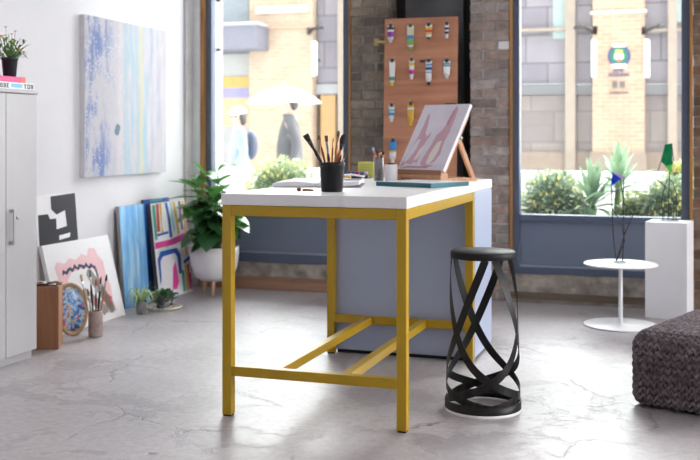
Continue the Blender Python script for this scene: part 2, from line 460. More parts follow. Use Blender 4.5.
def rough_ledge(name, x0, x1, y0, y1, z0, z1, mt, label, nx=60, nz=6, amp=.014):
    mb = MB(); vs = []
    for i in range(nx+1):
        x = x0+(x1-x0)*i/nx
        for k in range(nz+1):
            z = z0+(z1-z0)*k/nz; q = noise.noise(Vector((x*9, z*14, y0)))*amp
            vs.append((x, y0+q, z + (noise.noise(Vector((x*6, 3, 1)))*amp*.6 if k == nz else 0)))
        vs.append((x, y1, z1)); vs.append((x, y1, z0))
    c = nz+3
    fs = [(i*c+k, (i+1)*c+k, (i+1)*c+(k+1) % c, i*c+(k+1) % c) for i in range(nx) for k in range(c)]
    fs += [tuple(range(c)), tuple(nx*c+k for k in range(c-1, -1, -1))]
    mb.raw(vs, fs, mt); return struct(name, mb, label, 'ledge')
rough_ledge('trim_2', -4.06, -2.672, BY-.02, BY+.3, .107, .222, STONE, 'rough grey masonry ledge under the left window')
m = MB(); m.box((-4.06, BY-.045, 0), (-2.55, BY+.02, .105), BEAMW)
struct('trim_3', m, 'worn brown timber beam on the floor under the left window', 'beam', .006)
rough_ledge('trim_4', -1.356, .04, BY-.02, BY+.3, 0, .222, STONE, 'rough grey masonry ledge under the right window')
m = MB(); m.box((-1.345, BY-.038, .03), (.03, BY-.004, .085), mat_wood('dusty_dark_timber', (.12, .085, .06), (.24, .18, .13), 5, 'X', .8))
struct('trim_5', m, 'dusty dark timber strip along the ledge under the right window', 'trim', .004)

m = MB(); m.box((WX-.3, -3.7, 0), (5.5, -3.5, 3.9), WALL)  # unseen rear wall, added to block fill light from behind the camera
struct('wall_rear', m, 'unseen white wall opposite the windows, added to cut front fill', 'wall')

m = MB(); m.box((5.5, -3.7, 0), (5.7, 2.4, 3.9), WALL)  # unseen wall, its length chosen to shape light from the right
struct('wall_right', m, 'unseen white right-hand wall, cut short to admit side light', 'wall')

# ================================================================== WORK TABLE
T = 1.037
TX0, TX1, TY0, TY1 = -2.067, -1.170, 4.283, 6.30
tb = thing('work_table', 'tall white-topped work table on a mustard yellow steel frame', 'table', (TX0, TY0, 0))
W_, D_ = TX1-TX0, TY1-TY0; s_ = .046; YF = 1.49     # far legs
m = MB(); m.box((0, 0, T-.052), (W_, D_, T), WHITE_LAM); m.build('tabletop', tb, .003)
for lx, ly in ((.004, .004), (W_-s_-.004, .004), (.004, YF-s_), (W_-s_-.004, YF-s_)):
    m = MB(); m.box((lx, ly, .008), (lx+s_, ly+s_, T-.053), YELLOW)
    lg = m.build('leg', tb, .003)
    m = MB(); m.box((lx+.004, ly+.004, 0), (lx+s_-.004, ly+s_-.004, .009), BLACK_POWDER); m.build('foot', lg)
zt = T-.053
for ly in (.004, YF-s_):
    m = MB(); m.box((.004+s_, ly+.001, zt-.05), (W_-.004-s_, ly+s_-.001, zt), YELLOW); m.build('top_rail', tb, .003)
    m = MB(); m.box((.004+s_, ly+.001, .19), (W_-.004-s_, ly+s_-.001, .235), YELLOW); m.build('foot_rail', tb, .003)
for lx in (.004, W_-s_-.004):
    m = MB(); m.box((lx+.001, .004+s_, zt-.05), (lx+s_-.001, YF-s_, zt), YELLOW); m.build('top_rail', tb, .003)
for X in (-1.80, -1.47):
    m = MB(); m.box((X-TX0-.022, .004+s_, .191), (X-TX0+.022, YF-s_, .234), YELLOW); m.build('stretcher', tb, .003)
m = MB(); m.box((.03, YF+.002, .022), (W_-.002, D_-.004, T-.053), TABLEBLUE)
pb = m.build('storage_base', tb, .003)
m = MB(); m.box((.05, YF+.02, 0), (W_-.03, D_-.03, .022), BLACK_POWDER); m.build('toe_kick', pb)

# ================================================================== STOOL
st = thing('ribbon_stool', 'black bar stool of crossing steel ribbons beside the yellow table', 'stool', (-.935, 4.80, 0))
SH, RT, RB = .757, .155, .181
m = MB(); m.lathe([(0, SH-.034), (RT-.004, SH-.034), (RT, SH-.031), (RT, SH-.006), (RT-.005, SH), (0, SH)], BLACK_SEAT, seg=64); m.build('seat', st)
m = MB(); m.lathe([(RB+.001, .012), (RB+.001, .052), (RB-.004, .052), (RB-.004, .012), (RB+.001, .012)], BLACK_POWDER, seg=64, cap=False); m.build('base_ring', st)
m = MB(); m.lathe([(RB+.003, 0), (RB+.003, .012), (RB-.012, .012), (RB-.012, 0), (RB+.003, 0)], CLEAR_RING, seg=64, cap=False); m.build('floor_glide', st)
def ribbon(th0, sgn):
    mb = MB(); n = 60; hw = .0185; tk = .003; pts = []
    for i in range(n+1):
        t = i/n
        th = th0 + sgn*R(100*t + 140*t**8)
        z = (SH-.03)*(1-t) + .033*t + .0*t
        r = RT-.003 + (RB-RT)*t + .004*math.sin(math.pi*t)
        pts.append((th, z, r))
    vs = []
    for i, (th, z, r) in enumerate(pts):
        a, b = pts[max(i-1, 0)], pts[min(i+1, n)]
        du = (b[0]-a[0])*r; dz = b[1]-a[1]; l = math.hypot(du, dz)
        nu, nz = -dz/l, du/l                      # across the ribbon, in the cylinder surface
        for side in (-1, 1):
            for rad in (r, r-tk):
                tt = th + side*hw*nu/r; zz = min(max(z + side*hw*nz, .013), SH-.012)
                vs.append((rad*math.cos(tt), rad*math.sin(tt), zz))
    fs = []
    for i in range(n):
        a, b = i*4, i*4+4
        fs += [(a, b, b+2, a+2), (a+1, a+3, b+3, b+1), (a, a+1, b+1, b), (a+2, b+2, b+3, a+3)]
    fs += [(0, 2, 3, 1), (n*4, n*4+1, n*4+3, n*4+2)]
    mb.raw(vs, fs, BLACK_POWDER, False); return mb
# pairs start a third of a turn apart; the first faces the viewer, turned slightly to the right
a0 = math.atan2(-4.80, .935) + R(13)
for k in range(3):
    for sgn in (1, -1):
        ribbon(a0 + k*2*math.pi/3 + sgn*R(9), sgn).build('ribbon', st)

# ================================================================== STORAGE CABINET, left
cb = thing('storage_cabinet', 'tall light grey steel cabinet with books and flowers on top', 'cabinet', (-4.12, 4.5, 0))
CW, CD, CH = .47, .585, 1.574
m = MB(); m.box((0, 0, .05), (CW-.02, CD, CH-.022), GREYCAB); m.build('body', cb, .002)
m = MB(); m.box((0, -.002, CH-.022), (CW+.006, CD+.003, CH), GREYCAB2); m.build('top_panel', cb, .003)
m = MB(); m.box((.01, .01, 0), (CW-.03, CD-.012, .05), GREYCAB2); m.build('plinth', cb)
for y0, y1, hy in ((.003, .297, .262), (.301, CD-.003, .337)):
    m = MB(); m.box((CW-.02, y0, .052), (CW, y1, CH-.026), GREYCAB); d = m.build('door', cb, .002)
    if y0 < .2: continue
    m = MB(); hz = .69
    m.box((CW, hy-.008, hz), (CW+.03, hy+.008, hz+.02), STEEL); m.box((CW, hy-.008, hz+.18), (CW+.03, hy+.008, hz+.20), STEEL)
    m.box((CW+.022, hy-.009, hz), (CW+.034, hy+.009, hz+.20), STEEL); m.build('handle', d, .002)
    if y0 > .2:
        m = MB(); m.lathe([(0, 0), (.011, 0), (.011, .006), (0, .006)], STEEL, seg=16, M=Matrix.Translation((CW, hy+.063, .838)) @ Matrix.Rotation(R(90), 4, 'Y')); m.build('lock', d)

def book(name, label, loc, rz, w, d, t, cover, pages, marks=None, group=None, cover_back=None, wrap=False, top=None):
    """closed book lying flat: spine along local +x side"""
    r = thing(name, label, 'book', loc, (0, 0, rz), group)
    c = MB()
    c.box((-w/2, -d/2, 0), (w/2, d/2, .003), cover); c.box((-w/2, -d/2, t-.003), (w/2, d/2, t), cover)
    if top: c.box((-w/2+.002, -d/2+.002, t-.001), (w/2-.002, d/2-.002, t+.0006), top)
    c.box((w/2-.003, -d/2, .003), (w/2, d/2, t-.003), cover); 
    if wrap: c.box((-w/2, -d/2, .003), (w/2-.003, -d/2+.003, t-.003), cover)
    c.build('cover', r, .001)
    p = MB(); p.box((-w/2+.004, -d/2+.004, .003), (w/2-.003, d/2-.004, t-.003), pages); p.build('pages', r)
    if marks: marks(r, w, d, t)
    return r
CT = CH
MAG = P('magenta_cover', (.62, .02, .20), .35); INK = P('black_ink', (.02, .02, .025), .6); SKYC = P('sky_blue_print', (.22, .55, .72), .5); REDC = P('coral_red_print', (.75, .12, .12), .5)
WHITEC = P('white_cover', (.8, .8, .82), .4)
def glyph(mb, x, y, z, w, h, ch, mt):
    """block capital on the spine plane x, running along +y"""
    k = w*.28; B = lambda a0, b0, a1, b1: mb.box((x, y+a0*w, z+b0*h), (x+.0012, y+a1*w, z+b1*h), mt)
    if ch == 'B': B(0,0,.3,1); B(0,.82,.9,1); B(0,.42,.9,.6); B(0,0,1,.18); B(.75,.1,1,.9)
    elif ch == 'E': B(0,0,.3,1); B(0,.82,1,1); B(0,.42,.8,.6); B(0,0,1,.18)
    elif ch == 'I': B(.3,0,.65,1)
    elif ch == 'T': B(.35,0,.65,1); B(0,.82,1,1)
    elif ch == 'O': B(0,0,.28,1); B(.72,0,1,1); B(0,.82,1,1); B(0,0,1,.18)
    elif ch == 'R': B(0,0,.3,1); B(0,.82,1,1); B(.72,.5,1,1); B(0,.42,1,.58); B(.6,0,.95,.45)
def spine_text(r, w, d, t):
    mb = MB(); y = -.11
    for ch in 'BBE': glyph(mb, w/2, y, .008, .02, t-.016, ch, INK); y += .029
    mb.build('spine_lettering', r); mb = MB()
    for ch in 'TOR': glyph(mb, w/2,   .105+('TOR'.index(ch))*.032, .008, .023, t-.016, ch, INK)
    mb.build('spine_lettering', r)
    q = MB(); q.box((w/2, -.01, .012), (w/2+.0012, .09, t-.008), SKYC); q.build('spine_picture', r)
book('hardback_book', 'white hardback with black spine lettering under the magenta book', (-3.82, 4.91, CT), 0, .26, .41, .042, WHITEC, PAPER, spine_text)
def mag_end(r, w, d, t):
    q = MB(); q.box((w/2, d/2-.05, .002), (w/2+.0012, d/2-.002, t-.002), REDC); q.build('spine_band', r)
book('hardback_book', 'magenta pink hardback on top of the white book', (-3.82, 4.89, CT+.042), 0, .23, .32, .034, MAG, PAPER, mag_end)
fp = thing('flower_pot', 'dark pot of mixed white and orange flowers on the magenta book', 'potted plant', (-3.755, 4.97, CT+.0765))
m = MB(); m.lathe([(0, 0), (.036, 0), (.046, .098), (.05, .1), (.05, .112), (.043, .112), (.042, .098), (0, .098)], POT_DARK, seg=28); m.build('pot', fp)
rn = random.Random(4); m = MB(); fo = MB(); fw = MB(); sg = MB()
for i in range(46):
    a = rn.uniform(0, 6.28); e = rn.uniform(.25, 1.3); d = Vector((math.cos(a)*math.cos(e), math.sin(a)*math.cos(e), math.sin(e)))
    ln = rn.uniform(.07, .15); tip = Vector((0, 0, .1)) + d*ln
    if tip.y < -.02: tip.z += .05
    fo.tube([(0, 0, .095), Vector((0, 0, .1))+d*ln*.6, tip], .0014, STEMG, 5)
    for j in range(3):
        b = Vector((0, 0, .1)) + d*ln*rn.uniform(.4, .95)
        fo.leaf(b, d + Vector((rn.uniform(-1, 1), rn.uniform(-1, 1), rn.uniform(-.2, .8)))*.8, rn.uniform(.025, .045), .014, LEAF_MID if tip.y < 0 else LEAF_DARK, .2, n=4)
    if i % 2 == 0:
        fm = FLOWER_W if tip.y > -.01 else FLOWER_O
        for j in range(5):
            q = a + j*1.256
            fw.leaf(tip, (math.cos(q), math.sin(q), .5), .016, .013, fm, .1, n=3)
        fw.ball(tip, .004, FLOWER_Y, 6, 4)
for y, z in ((.075, .135), (.10, .145), (.06, .16), (.115, .125)):
    sg.tube([(.01, 0, .1), (.02, y*.6, .1+(z-.1)*.8), (.03, y, z)], .0013, BERRY, 5)
    for j in range(3): sg.leaf((.03, y-.01*j, z-.004*j), (rn.uniform(-1, 1), .6, rn.uniform(-.4, .8)), .022, .012, BERRY, .2, n=3)
fo.build('foliage', fp); fw.build('blossoms', fp); sg.build('dark_sprigs', fp)

# ================================================================== PAINTINGS
def canvas(label, w, h, t, loc, rz, lean, face, edge, draw=None, cat='painting', name='canvas_painting', roll=0.):
    """stretched canvas, front facing local -y, origin at its bottom left corner"""
    r = thing(name, label, cat, loc, (-lean, roll, rz))
    mb = MB(); mb.box((0, 0, 0), (w, t, h), edge)
    mb.build('stretcher', r, .002)
    f = MB(); f.box((0.0005, -.0012, .0005), (w-.0005, .001, h-.0005), face)
    if draw: draw(f, w, h)
    f.build('painted_face', r)
    return r
def mat_abstract():
    m, nt, b = new_mat('blue_white_abstract_paint')
    tc = N(nt, 'ShaderNodeTexCoord'); sp = N(nt, 'ShaderNodeSeparateXYZ'); L(nt, tc.outputs['Object'], sp.inputs[0])
    X, Z = sp.outputs['X'], sp.outputs['Z']
    vs = coords(nt, (7, 1, .8)); drip = noise_(nt, vs, 2.2, 6, .65)
    vb = coords(nt); blot = noise_(nt, coords(nt, (2.4, 1, .9)), 3.0, 9, .74, .3); sc2 = noise_(nt, vb, 17, 5, .7)
    def band(c, wd, soft):
        d = math_(nt, 'ABSOLUTE', math_(nt, 'SUBTRACT', X, c))
        mr = N(nt, 'ShaderNodeMapRange'); mr.inputs['From Min'].default_value = wd+soft; mr.inputs['From Max'].default_value = wd
        L(nt, d, mr.inputs['Value']); return mr.outputs[0]
    base = ramp(nt, [(.35, (.46, .445, .49)), (.6, (.55, .53, .56))]); L(nt, blot.outputs['Fac'], base.inputs[0])
    c = base.outputs[0]
    dr = ramp(nt, [(.42, (0, 0, 0)), (.58, (1, 1, 1))]); L(nt, drip.outputs['Fac'], dr.inputs[0])
    def thr(src, a, bb):
        r = ramp(nt, [(a, (0, 0, 0)), (bb, (1, 1, 1))]); L(nt, src, r.inputs[0]); return r.outputs[0]
    # blue left side and lower right
    left = band(.12, .12, .22); c = mixc(nt, math_(nt, 'MULTIPLY', math_(nt, 'MULTIPLY', left, thr(blot.outputs['Fac'], .46, .58)), .9), c, (.12, .19, .42))
    rt = band(1.1, .10, .2); c = mixc(nt, math_(nt, 'MULTIPLY', math_(nt, 'MULTIPLY', rt, thr(drip.outputs['Fac'], .48, .66)), .5), c, (.22, .28, .50))
    # turquoise vertical runs
    for cx, wd, s in ((.60, .035, .06), (.70, .05, .05), (.86, .03, .04)):
        c = mixc(nt, math_(nt, 'MULTIPLY', math_(nt, 'MULTIPLY', band(cx, wd, s), dr.outputs[0]), .75), c, (.30, .47, .57))
    c = mixc(nt, math_(nt, 'MULTIPLY', band(.79, .011, .014), .8), c, (.58, .54, .27))
    c = mixc(nt, math_(nt, 'MULTIPLY', band(.95, .012, .03), math_(nt, 'MULTIPLY', dr.outputs[0], .7)), c, (.33, .36, .52))
    # white flecks and dark scratches
    vo = N(nt, 'ShaderNodeTexVoronoi'); vo.inputs['Scale'].default_value = 34; vo.inputs['Randomness'].default_value = 1; L(nt, vb, vo.inputs['Vector'])
    fr_ = ramp(nt, [(.16, (.85, .85, .85)), (.26, (0, 0, 0))]); L(nt, vo.outputs['Distance'], fr_.inputs[0])
    fl = math_(nt, 'MULTIPLY', fr_.outputs[0], math_(nt, 'MULTIPLY', band(.2, .16, .3), thr(blot.outputs['Fac'], .44, .52)))
    c = mixc(nt, fl, c, (.74, .73, .76))
    sr = noise_(nt, coords(nt, (3, 1, 9)), 6, 6, .7)
    c = mixc(nt, math_(nt, 'MULTIPLY', thr(sr.outputs['Fac'], .66, .74), .6), c, (.16, .20, .32))
    L(nt, c, b.inputs['Base Color']); b.inputs['Roughness'].default_value = .6
    b.inputs['Specular IOR Level'].default_value = .2
    bump(nt, b, blot.outputs['Fac'], .4, .01)
    return m
ABS = mat_abstract(); BLUEBLOB = P('petrol_blue_paint', (.05, .13, .2), .5)
def d_abs(f, w, h):
    pts = [(.44+.035*math.cos(a)*(1+.3*math.sin(2*a)), .345+.045*math.sin(a)) for a in [i*2*math.pi/14 for i in range(14)]]
    f.prism(pts, -.0022, 0, BLUEBLOB)
    pts = [(.02+.11*x, .84+.022*z) for x, z in ((0,0),(.3,-.6),(.6,-.4),(1,.1),(.7,.5),(.4,.3),(.3,1.4),(.2,.5))]
    f.prism(pts, -.002, 0, P('denim_blue_paint', (.2, .26, .42), .6))
canvas('blue and white abstract painting hanging on the left wall', 1.19, 1.168, .04, (WX+.041, 6.265, 1.010), R(90), 0, ABS, P('pale_canvas_edge', (.74, .73, .76), .8), d_abs, name='hanging_painting')

BLKP = P('black_acrylic', (.022, .022, .032), .55)
def d_black(f, w, h):
    y = -.0024
    f.prism([(.02, h-.30), (.02, h-.13), (.13, h-.13), (.15, h-.165), (.22, h-.165), (.22, h-.24), (.36, h-.225), (.42, h-.26), (w-.004, h-.26), (w-.002, h-.36), (.02, h-.36)], y, 0, BLKP)
    f.prism([(.17, h-.012), (w-.012, h-.003), (w-.004, h-.29), (.345, h-.25), (.33, h-.115), (.23, h-.14), (.17, h-.10)], y-.0004, 0, BLKP)
    f.prism([(.245, h-.315), (.245, h-.285), (.375, h-.275), (.37, h-.305)], y-.001, 0, CANVAS_W)
canvas('white canvas with blocky black shapes behind the pink canvas', .47, .91, .02, (-4.06, 5.71, 0), R(90), math.atan2(.055, .91), CANVAS_W, CANVAS_W, d_black)

PINK = P('blush_pink_paint', (.78, .50, .53), .6); NAVY = P('navy_paint', (.03, .035, .08), .55); TAUPE = P('taupe_paint', (.29, .25, .225), .6); REDP = P('scarlet_paint', (.75, .05, .06), .5)
def d_pink(f, w, h):
    y = -.0022
    f.prism([(.13, .05), (.10, .36), (.085, .44), (.12, .475), (.20, .455), (.27, .485), (.34, .465), (.42, .50), (.48, .475), (.52, .53), (.59, .52), (.615, .47), (.66, .42), (.66, .33), (.69, .23), (.68, .14), (.70, .05)], y, 0, PINK)
    f.prism([(.22, .05), (.20, .34), (.26, .385), (.38, .395), (.50, .385), (.545, .35), (.56, .2), (.58, .05)], y-.0005, 0, CANVAS_W)
    n = 30; up = []; dn = []
    for i in range(n+1):
        t = i/n; x = .155+.40*t; z = .385 + .028*math.sin(t*math.pi)**.8 + .009*math.sin(t*37)
        up.append((x, z+.013+.006*math.sin(t*53))); dn.append((x, z-.012))
    f.prism(up+dn[::-1], y-.001, 0, NAVY)
    f.prism([(.545, .29), (.565, .295), (.56, .375), (.54, .385)], y-.001, 0, NAVY)
    def finger(x0, z0, x1, z1, r):
        d = Vector((x1-x0, 0, z1-z0)).normalized(); p = Vector((-d.z, 0, d.x)); pts = []
        for i in range(9):
            a = -math.pi/2 + math.pi*i/8; q = Vector((x1, 0, z1)) + d*r*math.cos(a) + p*r*math.sin(a); pts.append((q.x, q.z))
        for i in range(9):
            a = math.pi/2 + math.pi*i/8; q = Vector((x0, 0, z0)) + d*r*math.cos(a) + p*r*math.sin(a); pts.append((q.x, q.z))
        f.prism(pts, y-.0015, 0, TAUPE)
    finger(.63, .11, .465, .345, .040); finger(.63, .10, .54, .285, .036); finger(.57, .08, .37, .235, .026); finger(.54, .06, .29, .26, .016); finger(.64, .08, .62, .15, .036)
    for x, z in ((.60, .20), (.62, .16), (.66, .15), (.45, .15), (.34, .15), (.57, .14), (.63, .13)):
        f.prism([(x-.012, z), (x, z-.014), (x+.012, z), (x, z+.012)], y-.0022, 0, REDP)
canvas('large white canvas with pink, navy and taupe shapes leaning behind the brush jar', .80, .60, .03, (-3.905, 5.70, 0), R(90), math.atan2(.155, .60), CANVAS_W, CANVAS_W, d_pink)

def mat_bluewash():
    m, nt, b = new_mat('blue_wash_paint')
    v = coords(nt, (6, 1, .7)); n = noise_(nt, v, 2.4, 6, .6)
    r = ramp(nt, [(.3, (.10, .30, .68)), (.48, (.18, .46, .80)), (.62, (.42, .68, .88)), (.76, (.72, .82, .9))])
    L(nt, n.outputs['Fac'], r.inputs[0]); L(nt, r.outputs[0], b.inputs['Base Color']); b.inputs['Roughness'].default_value = .55
    return m
canvas('sky blue brushed canvas leaning left of the colourful striped one', .36, .775, .030, (-4.035, 6.715, 0), R(90), math.atan2(.055, .77), mat_bluewash(), P('greige_canvas_edge', (.36, .33, .32), .8))
DB = P('royal_blue_paint', (.02, .10, .42), .5); MG = P('hot_pink_paint', (.72, .06, .32), .5); GD = P('golden_yellow_paint', (.72, .42, .05), .5); PRP = P('plum_paint', (.22, .05, .28), .5); GRN = P('sea_green_paint', (.08, .38, .30), .5); CYN = P('pale_cyan_paint', (.35, .62, .75), .5); RDD = P('brick_red_paint', (.55, .10, .06), .5)
canvas('dark blue topped canvas mostly hidden behind the colourful striped one', .42, .80, .02, (-4.08, 7.09, 0), R(90), math.atan2(.02, .80), DB, CANVAS_DARK, lambda f, w, h: f.prism([(.1, h-.02), (.3, h-.02), (.3, h-.004), (.1, h-.004)], -.002, 0, GRN))
def d_multi(f, w, h):
    y = -.0024
    q = lambda p, mt, o=0.: f.prism([(a*w, b*h) for a, b in p], y-o, 0, mt)
    q([(.03, .62), (.03, .98), (.12, .98), (.10, .62)], GRN); q([(.11, .70), (.15, .99), (.22, .99), (.20, .70)], RDD)
    q([(.10, .68), (.12, .655), (.42, .665), (.42, .69)], DB, .001)
    q([(.24, .99), (.30, .99), (.26, .75), (.30, .67), (.24, .68)], GD)
    q([(.40, .99), (.47, .99), (.52, .80), (.53, .62), (.45, .62), (.45, .8)], DB); q([(.55, .99), (.60, .99), (.63, .70), (.58, .66)], CYN)
    q([(.63, .99), (.70, .99), (.76, .64), (.70, .64)], GD); q([(.80, .99), (.86, .99), (.88, .68), (.82, .68)], PRP); q([(.9, .99), (.97, .99), (.98, .6), (.92, .6)], GD)
    q([(.02, .53), (.02, .595), (.45, .60), (.98, .645), (.98, .575), (.5, .54)], MG, .002)
    q([(.05, .47), (.10, .52), (.4, .54), (.38, .46)], P('mint_wash', (.52, .68, .62), .6))
    q([(.06, .16), (.10, .20), (.12, .40), (.20, .44), (.55, .45), (.62, .40), (.62, .22), (.70, .22), (.72, .42), (.62, .50), (.15, .495), (.05, .42)], DB, .001)
    q([(.40, .08), (.46, .30), (.55, .36), (.60, .14), (.52, .07)], MG); q([(.70, .02), (.70, .26), (.78, .24), (.78, .02)], GRN)
    q([(.80, .30), (.80, .02), (.86, .02), (.86, .30)], GD); q([(.78, .345), (.80, .31), (.99, .35), (.99, .385)], DB, .001)
    q([(.88, .30), (.88, .03), (.94, .03), (.94, .30)], RDD); q([(.86, .56), (.88, .40), (.93, .40), (.93, .57)], GD); q([(.94, .2), (.95, .02), (.99, .02), (.985, .2)], MG)
    q([(.40, .045), (.55, .03), (.56, .012), (.40, .02)], DB)
canvas('white canvas with bright blue, pink and yellow strokes beside the potted fig', .57, .775, .035, (-3.975, 7.13, 0), R(90), math.atan2(.085, .775), CANVAS_W, CANVAS_DARK, d_multi)

# ================================================================== BRUSHES
def make_brush(L_, hc, fc, bc, hr=.004, tip='round', tw=.012, tl=.03, fl=.035):
    r = bpy.data.objects.new('paint_brush', None); COL.objects.link(r); r.empty_display_size = .02
    zf = L_-tl-fl
    m = MB(); m.tube([(0, 0, 0), (0, 0, .02), (0, 0, zf*.55), (0, 0, zf*.85), (0, 0, zf)], [hr*.35, hr*.6, hr*.8, hr*1.25, hr*.9], hc, 10); m.build('handle', r)
    fx = max(hr, tw*.42)
    m = MB(); m.lathe([(hr*.9, zf), (hr, zf+.004), (fx, zf+fl)], fc, seg=14, sy=1 if tip == 'round' else .55); m.build('ferrule', r)
    m = MB()
    prof = {'round': [(fx*.95, 0), (tw*.5, .3), (tw*.36, .65), (.0008, 1)], 'flat': [(fx*.98, 0), (tw*.52, .4), (tw*.56, .92), (tw*.5, 1)], 'filbert': [(fx*.98, 0), (tw*.56, .45), (tw*.44, .8), (tw*.2, 1)]}[tip]
    m.lathe([(a, L_-tl+tl*b) for a, b in prof], bc, seg=14, sy=1 if tip == 'round' else .45); m.build('bristles', r)
    return r
BR_BLK = P('black_bristle', (.018, .016, .018), .7); BR_BRN = P('brown_bristle', (.16, .075, .035), .7); BR_GRY = P('grey_bristle', (.12, .11, .12), .7); BR_TAN = P('hog_bristle', (.52, .36, .2), .7)
H_ORG = P('varnished_orange_handle', (.45, .16, .045), .3); H_RED = P('dark_red_handle', (.22, .035, .03), .3); H_BLK = P('black_lacquer_handle', (.02, .018, .02), .25); H_NAT = P('natural_wood_handle', (.5, .32, .17), .4); H_WHT = P('cream_handle', (.7, .66, .6), .35)
COPPER = P('copper_ferrule', (.55, .28, .16), .3, metal=.9)
def stand(o, base, tip_dir, spin=0.):
    d = Vector(tip_dir).normalized()
    q = d.to_track_quat('Z', 'Y')
    o.location = base; o.rotation_mode = 'QUATERNION'
    o.rotation_quaternion = q @ Euler((0, 0, spin)).to_quaternion()
CR = Vector((CA, SA, 0)); CF = Vector((-SA, CA, 0)); UP = Vector((0, 0, 1))

cupc = at_z(332, 191.6, T)
CUPM = P('black_plastic_cup', (.0045, .0035, .005), .4, spec=.3)
cup = thing('brush_cup', 'black plastic cup holding brushes at the front of the table', 'cup', cupc)
m = MB(); m.lathe([(0, 0), (.0505, 0), (.052, .004), (.060, .125), (.063, .126), (.063, .141), (.060, .141), (.057, .125), (.049, .006), (0, .006)], CUPM, seg=40); m.build('body', cup)
PXM = cupc.dot(CF)/FPX
front = [  # tip px offset from cup centre (x), tip px y, mouth px offset, length, spec, label
    (-26.5, 133.5, -10.5, (H_BLK, DARKSTEEL, BR_BLK, .006, 'flat', .024, .034, .05), 'wide black flat brush tilting furthest left in the black cup'),
    (-13.5, 134, -7, (H_RED, COPPER, BR_BRN, .004, 'filbert', .012, .022, .04), 'brown filbert brush, second from the left in the black cup'),
    (-6, 134.5, -3, (H_BLK, STEEL, BR_GRY, .005, 'flat', .014, .03, .06), 'grey steel-collared flat brush upright in the black cup'),
    (1.2, 137, 0, (H_RED, COPPER, BR_BRN, .003, 'round', .006, .016, .03), 'thin dark red round brush in the middle of the black cup'),
    (6.8, 129.5, 3, (H_ORG, COPPER, BR_BRN, .0045, 'filbert', .012, .03, .045), 'tallest orange-handled brush in the black cup'),
    (12.5, 133, 5.5, (H_ORG, DARKSTEEL, BR_BLK, .006, 'filbert', .027, .05, .03), 'broad dark filbert brush tilting right in the black cup'),
    (9.3, 153.5, 7.5, (H_ORG, DARKSTEEL, BR_BLK, .004, 'round', .009, .022, .02), 'short dark-tipped brush at the right rim of the black cup'),
    (13.4, 153.5, 10, (H_ORG, COPPER, BR_BRN, .004, 'round', .009, .02, .02), 'short brown brush lowest on the right of the black cup'),
]
for i, (tx, ty, mx, spec, lab) in enumerate(front):
    tipz = (190.5-ty)*PXM; mouthz = .141; k = (tx-mx)*PXM/(tipz-mouthz)
    dep = (i % 3-1)*.012
    basez = .02; bx = mx*PXM - k*(mouthz-basez)
    bx = max(-.033, min(.033, bx))
    b = cupc + CR*bx + CF*(-dep) + UP*basez
    tp = cupc + CR*tx*PXM + CF*dep*1.2 + UP*tipz
    spec = (*spec[:3], spec[3]*1.25, spec[4], spec[5]*1.12, *spec[6:]); o = make_brush((tp-b).length, *spec); tag(o, lab, 'brush', 'brushes in the black cup'); stand(o, b, tp-b)
    # keep the flat of the bristles turned to the viewer
    z = (tp-b).normalized(); x = (CR - z*CR.dot(z)).normalized(); y = z.cross(x)
    o.rotation_quaternion = Matrix((x, y, z)).transposed().to_quaternion()

# steel jar + white mug at the back corner
jc = CR*(28.8*6.1/FPX) + CF*6.1 + UP*T
jar = thing('steel_jar', 'slim grey mesh jar of brushes beside the white mug', 'jar', jc)
m = MB(); m.lathe([(0, 0), (.029, 0), (.029, .138), (.027, .138), (.027, .004), (0, .004)], P('grey_mesh_metal', (.22, .21, .22), .4, metal=.6, var=.3, scale=60), seg=28); m.build('body', jar)
jl = ['red-tipped short brush at the left of the slim grey jar', 'orange-handled brush in the middle of the slim grey jar', 'dark-tipped brush at the right of the slim grey jar', 'brown brush at the back of the slim grey jar', 'pale blue-tipped brush leaning left out of the slim grey jar']
js = [(-.012, -.2, .15, H_RED, REDP), (.0, .03, .16, H_ORG, BR_BRN), (.012, .28, .15, H_ORG, BR_BLK), (.004, .12, .165, H_BLK, BR_BRN), (-.014, -.28, .175, H_ORG, P('sky_blue_bristle', (.2, .5, .75), .6))]
for i, (bx, k, ln, hc, bc) in enumerate(js):
    b = jc + CR*bx*.6 + CF*.006*(i-2) + UP*.008
    o = make_brush(ln+.022, hc, COPPER, bc, .0042, 'round', .011 if i < 4 else .017, .022, .02); tag(o, jl[i], 'brush', 'brushes in the slim grey jar'); stand(o, b, UP + CR*k*.5)
mc = CR*(41*6.02/FPX) + CF*6.02 + UP*T
mug = thing('white_mug', 'white lidded mug beside the grey brush jar', 'mug', mc)
m = MB(); m.lathe([(0, .005), (.036, .005), (.039, .012), (.039, .098), (.036, .1), (0, .1)], P('white_glaze', (.78, .76, .78), .3), seg=32); m.build('body', mug)
m = MB(); m.lathe([(0, 0), (.035, 0), (.035, .006), (0, .006)], BLACK_POWDER, seg=32); m.build('base_pad', mug)
m = MB(); m.lathe([(0, .1), (.024, .1), (.022, .108), (0, .109)], BLACK_POWDER, seg=28); m.build('lid', mug)
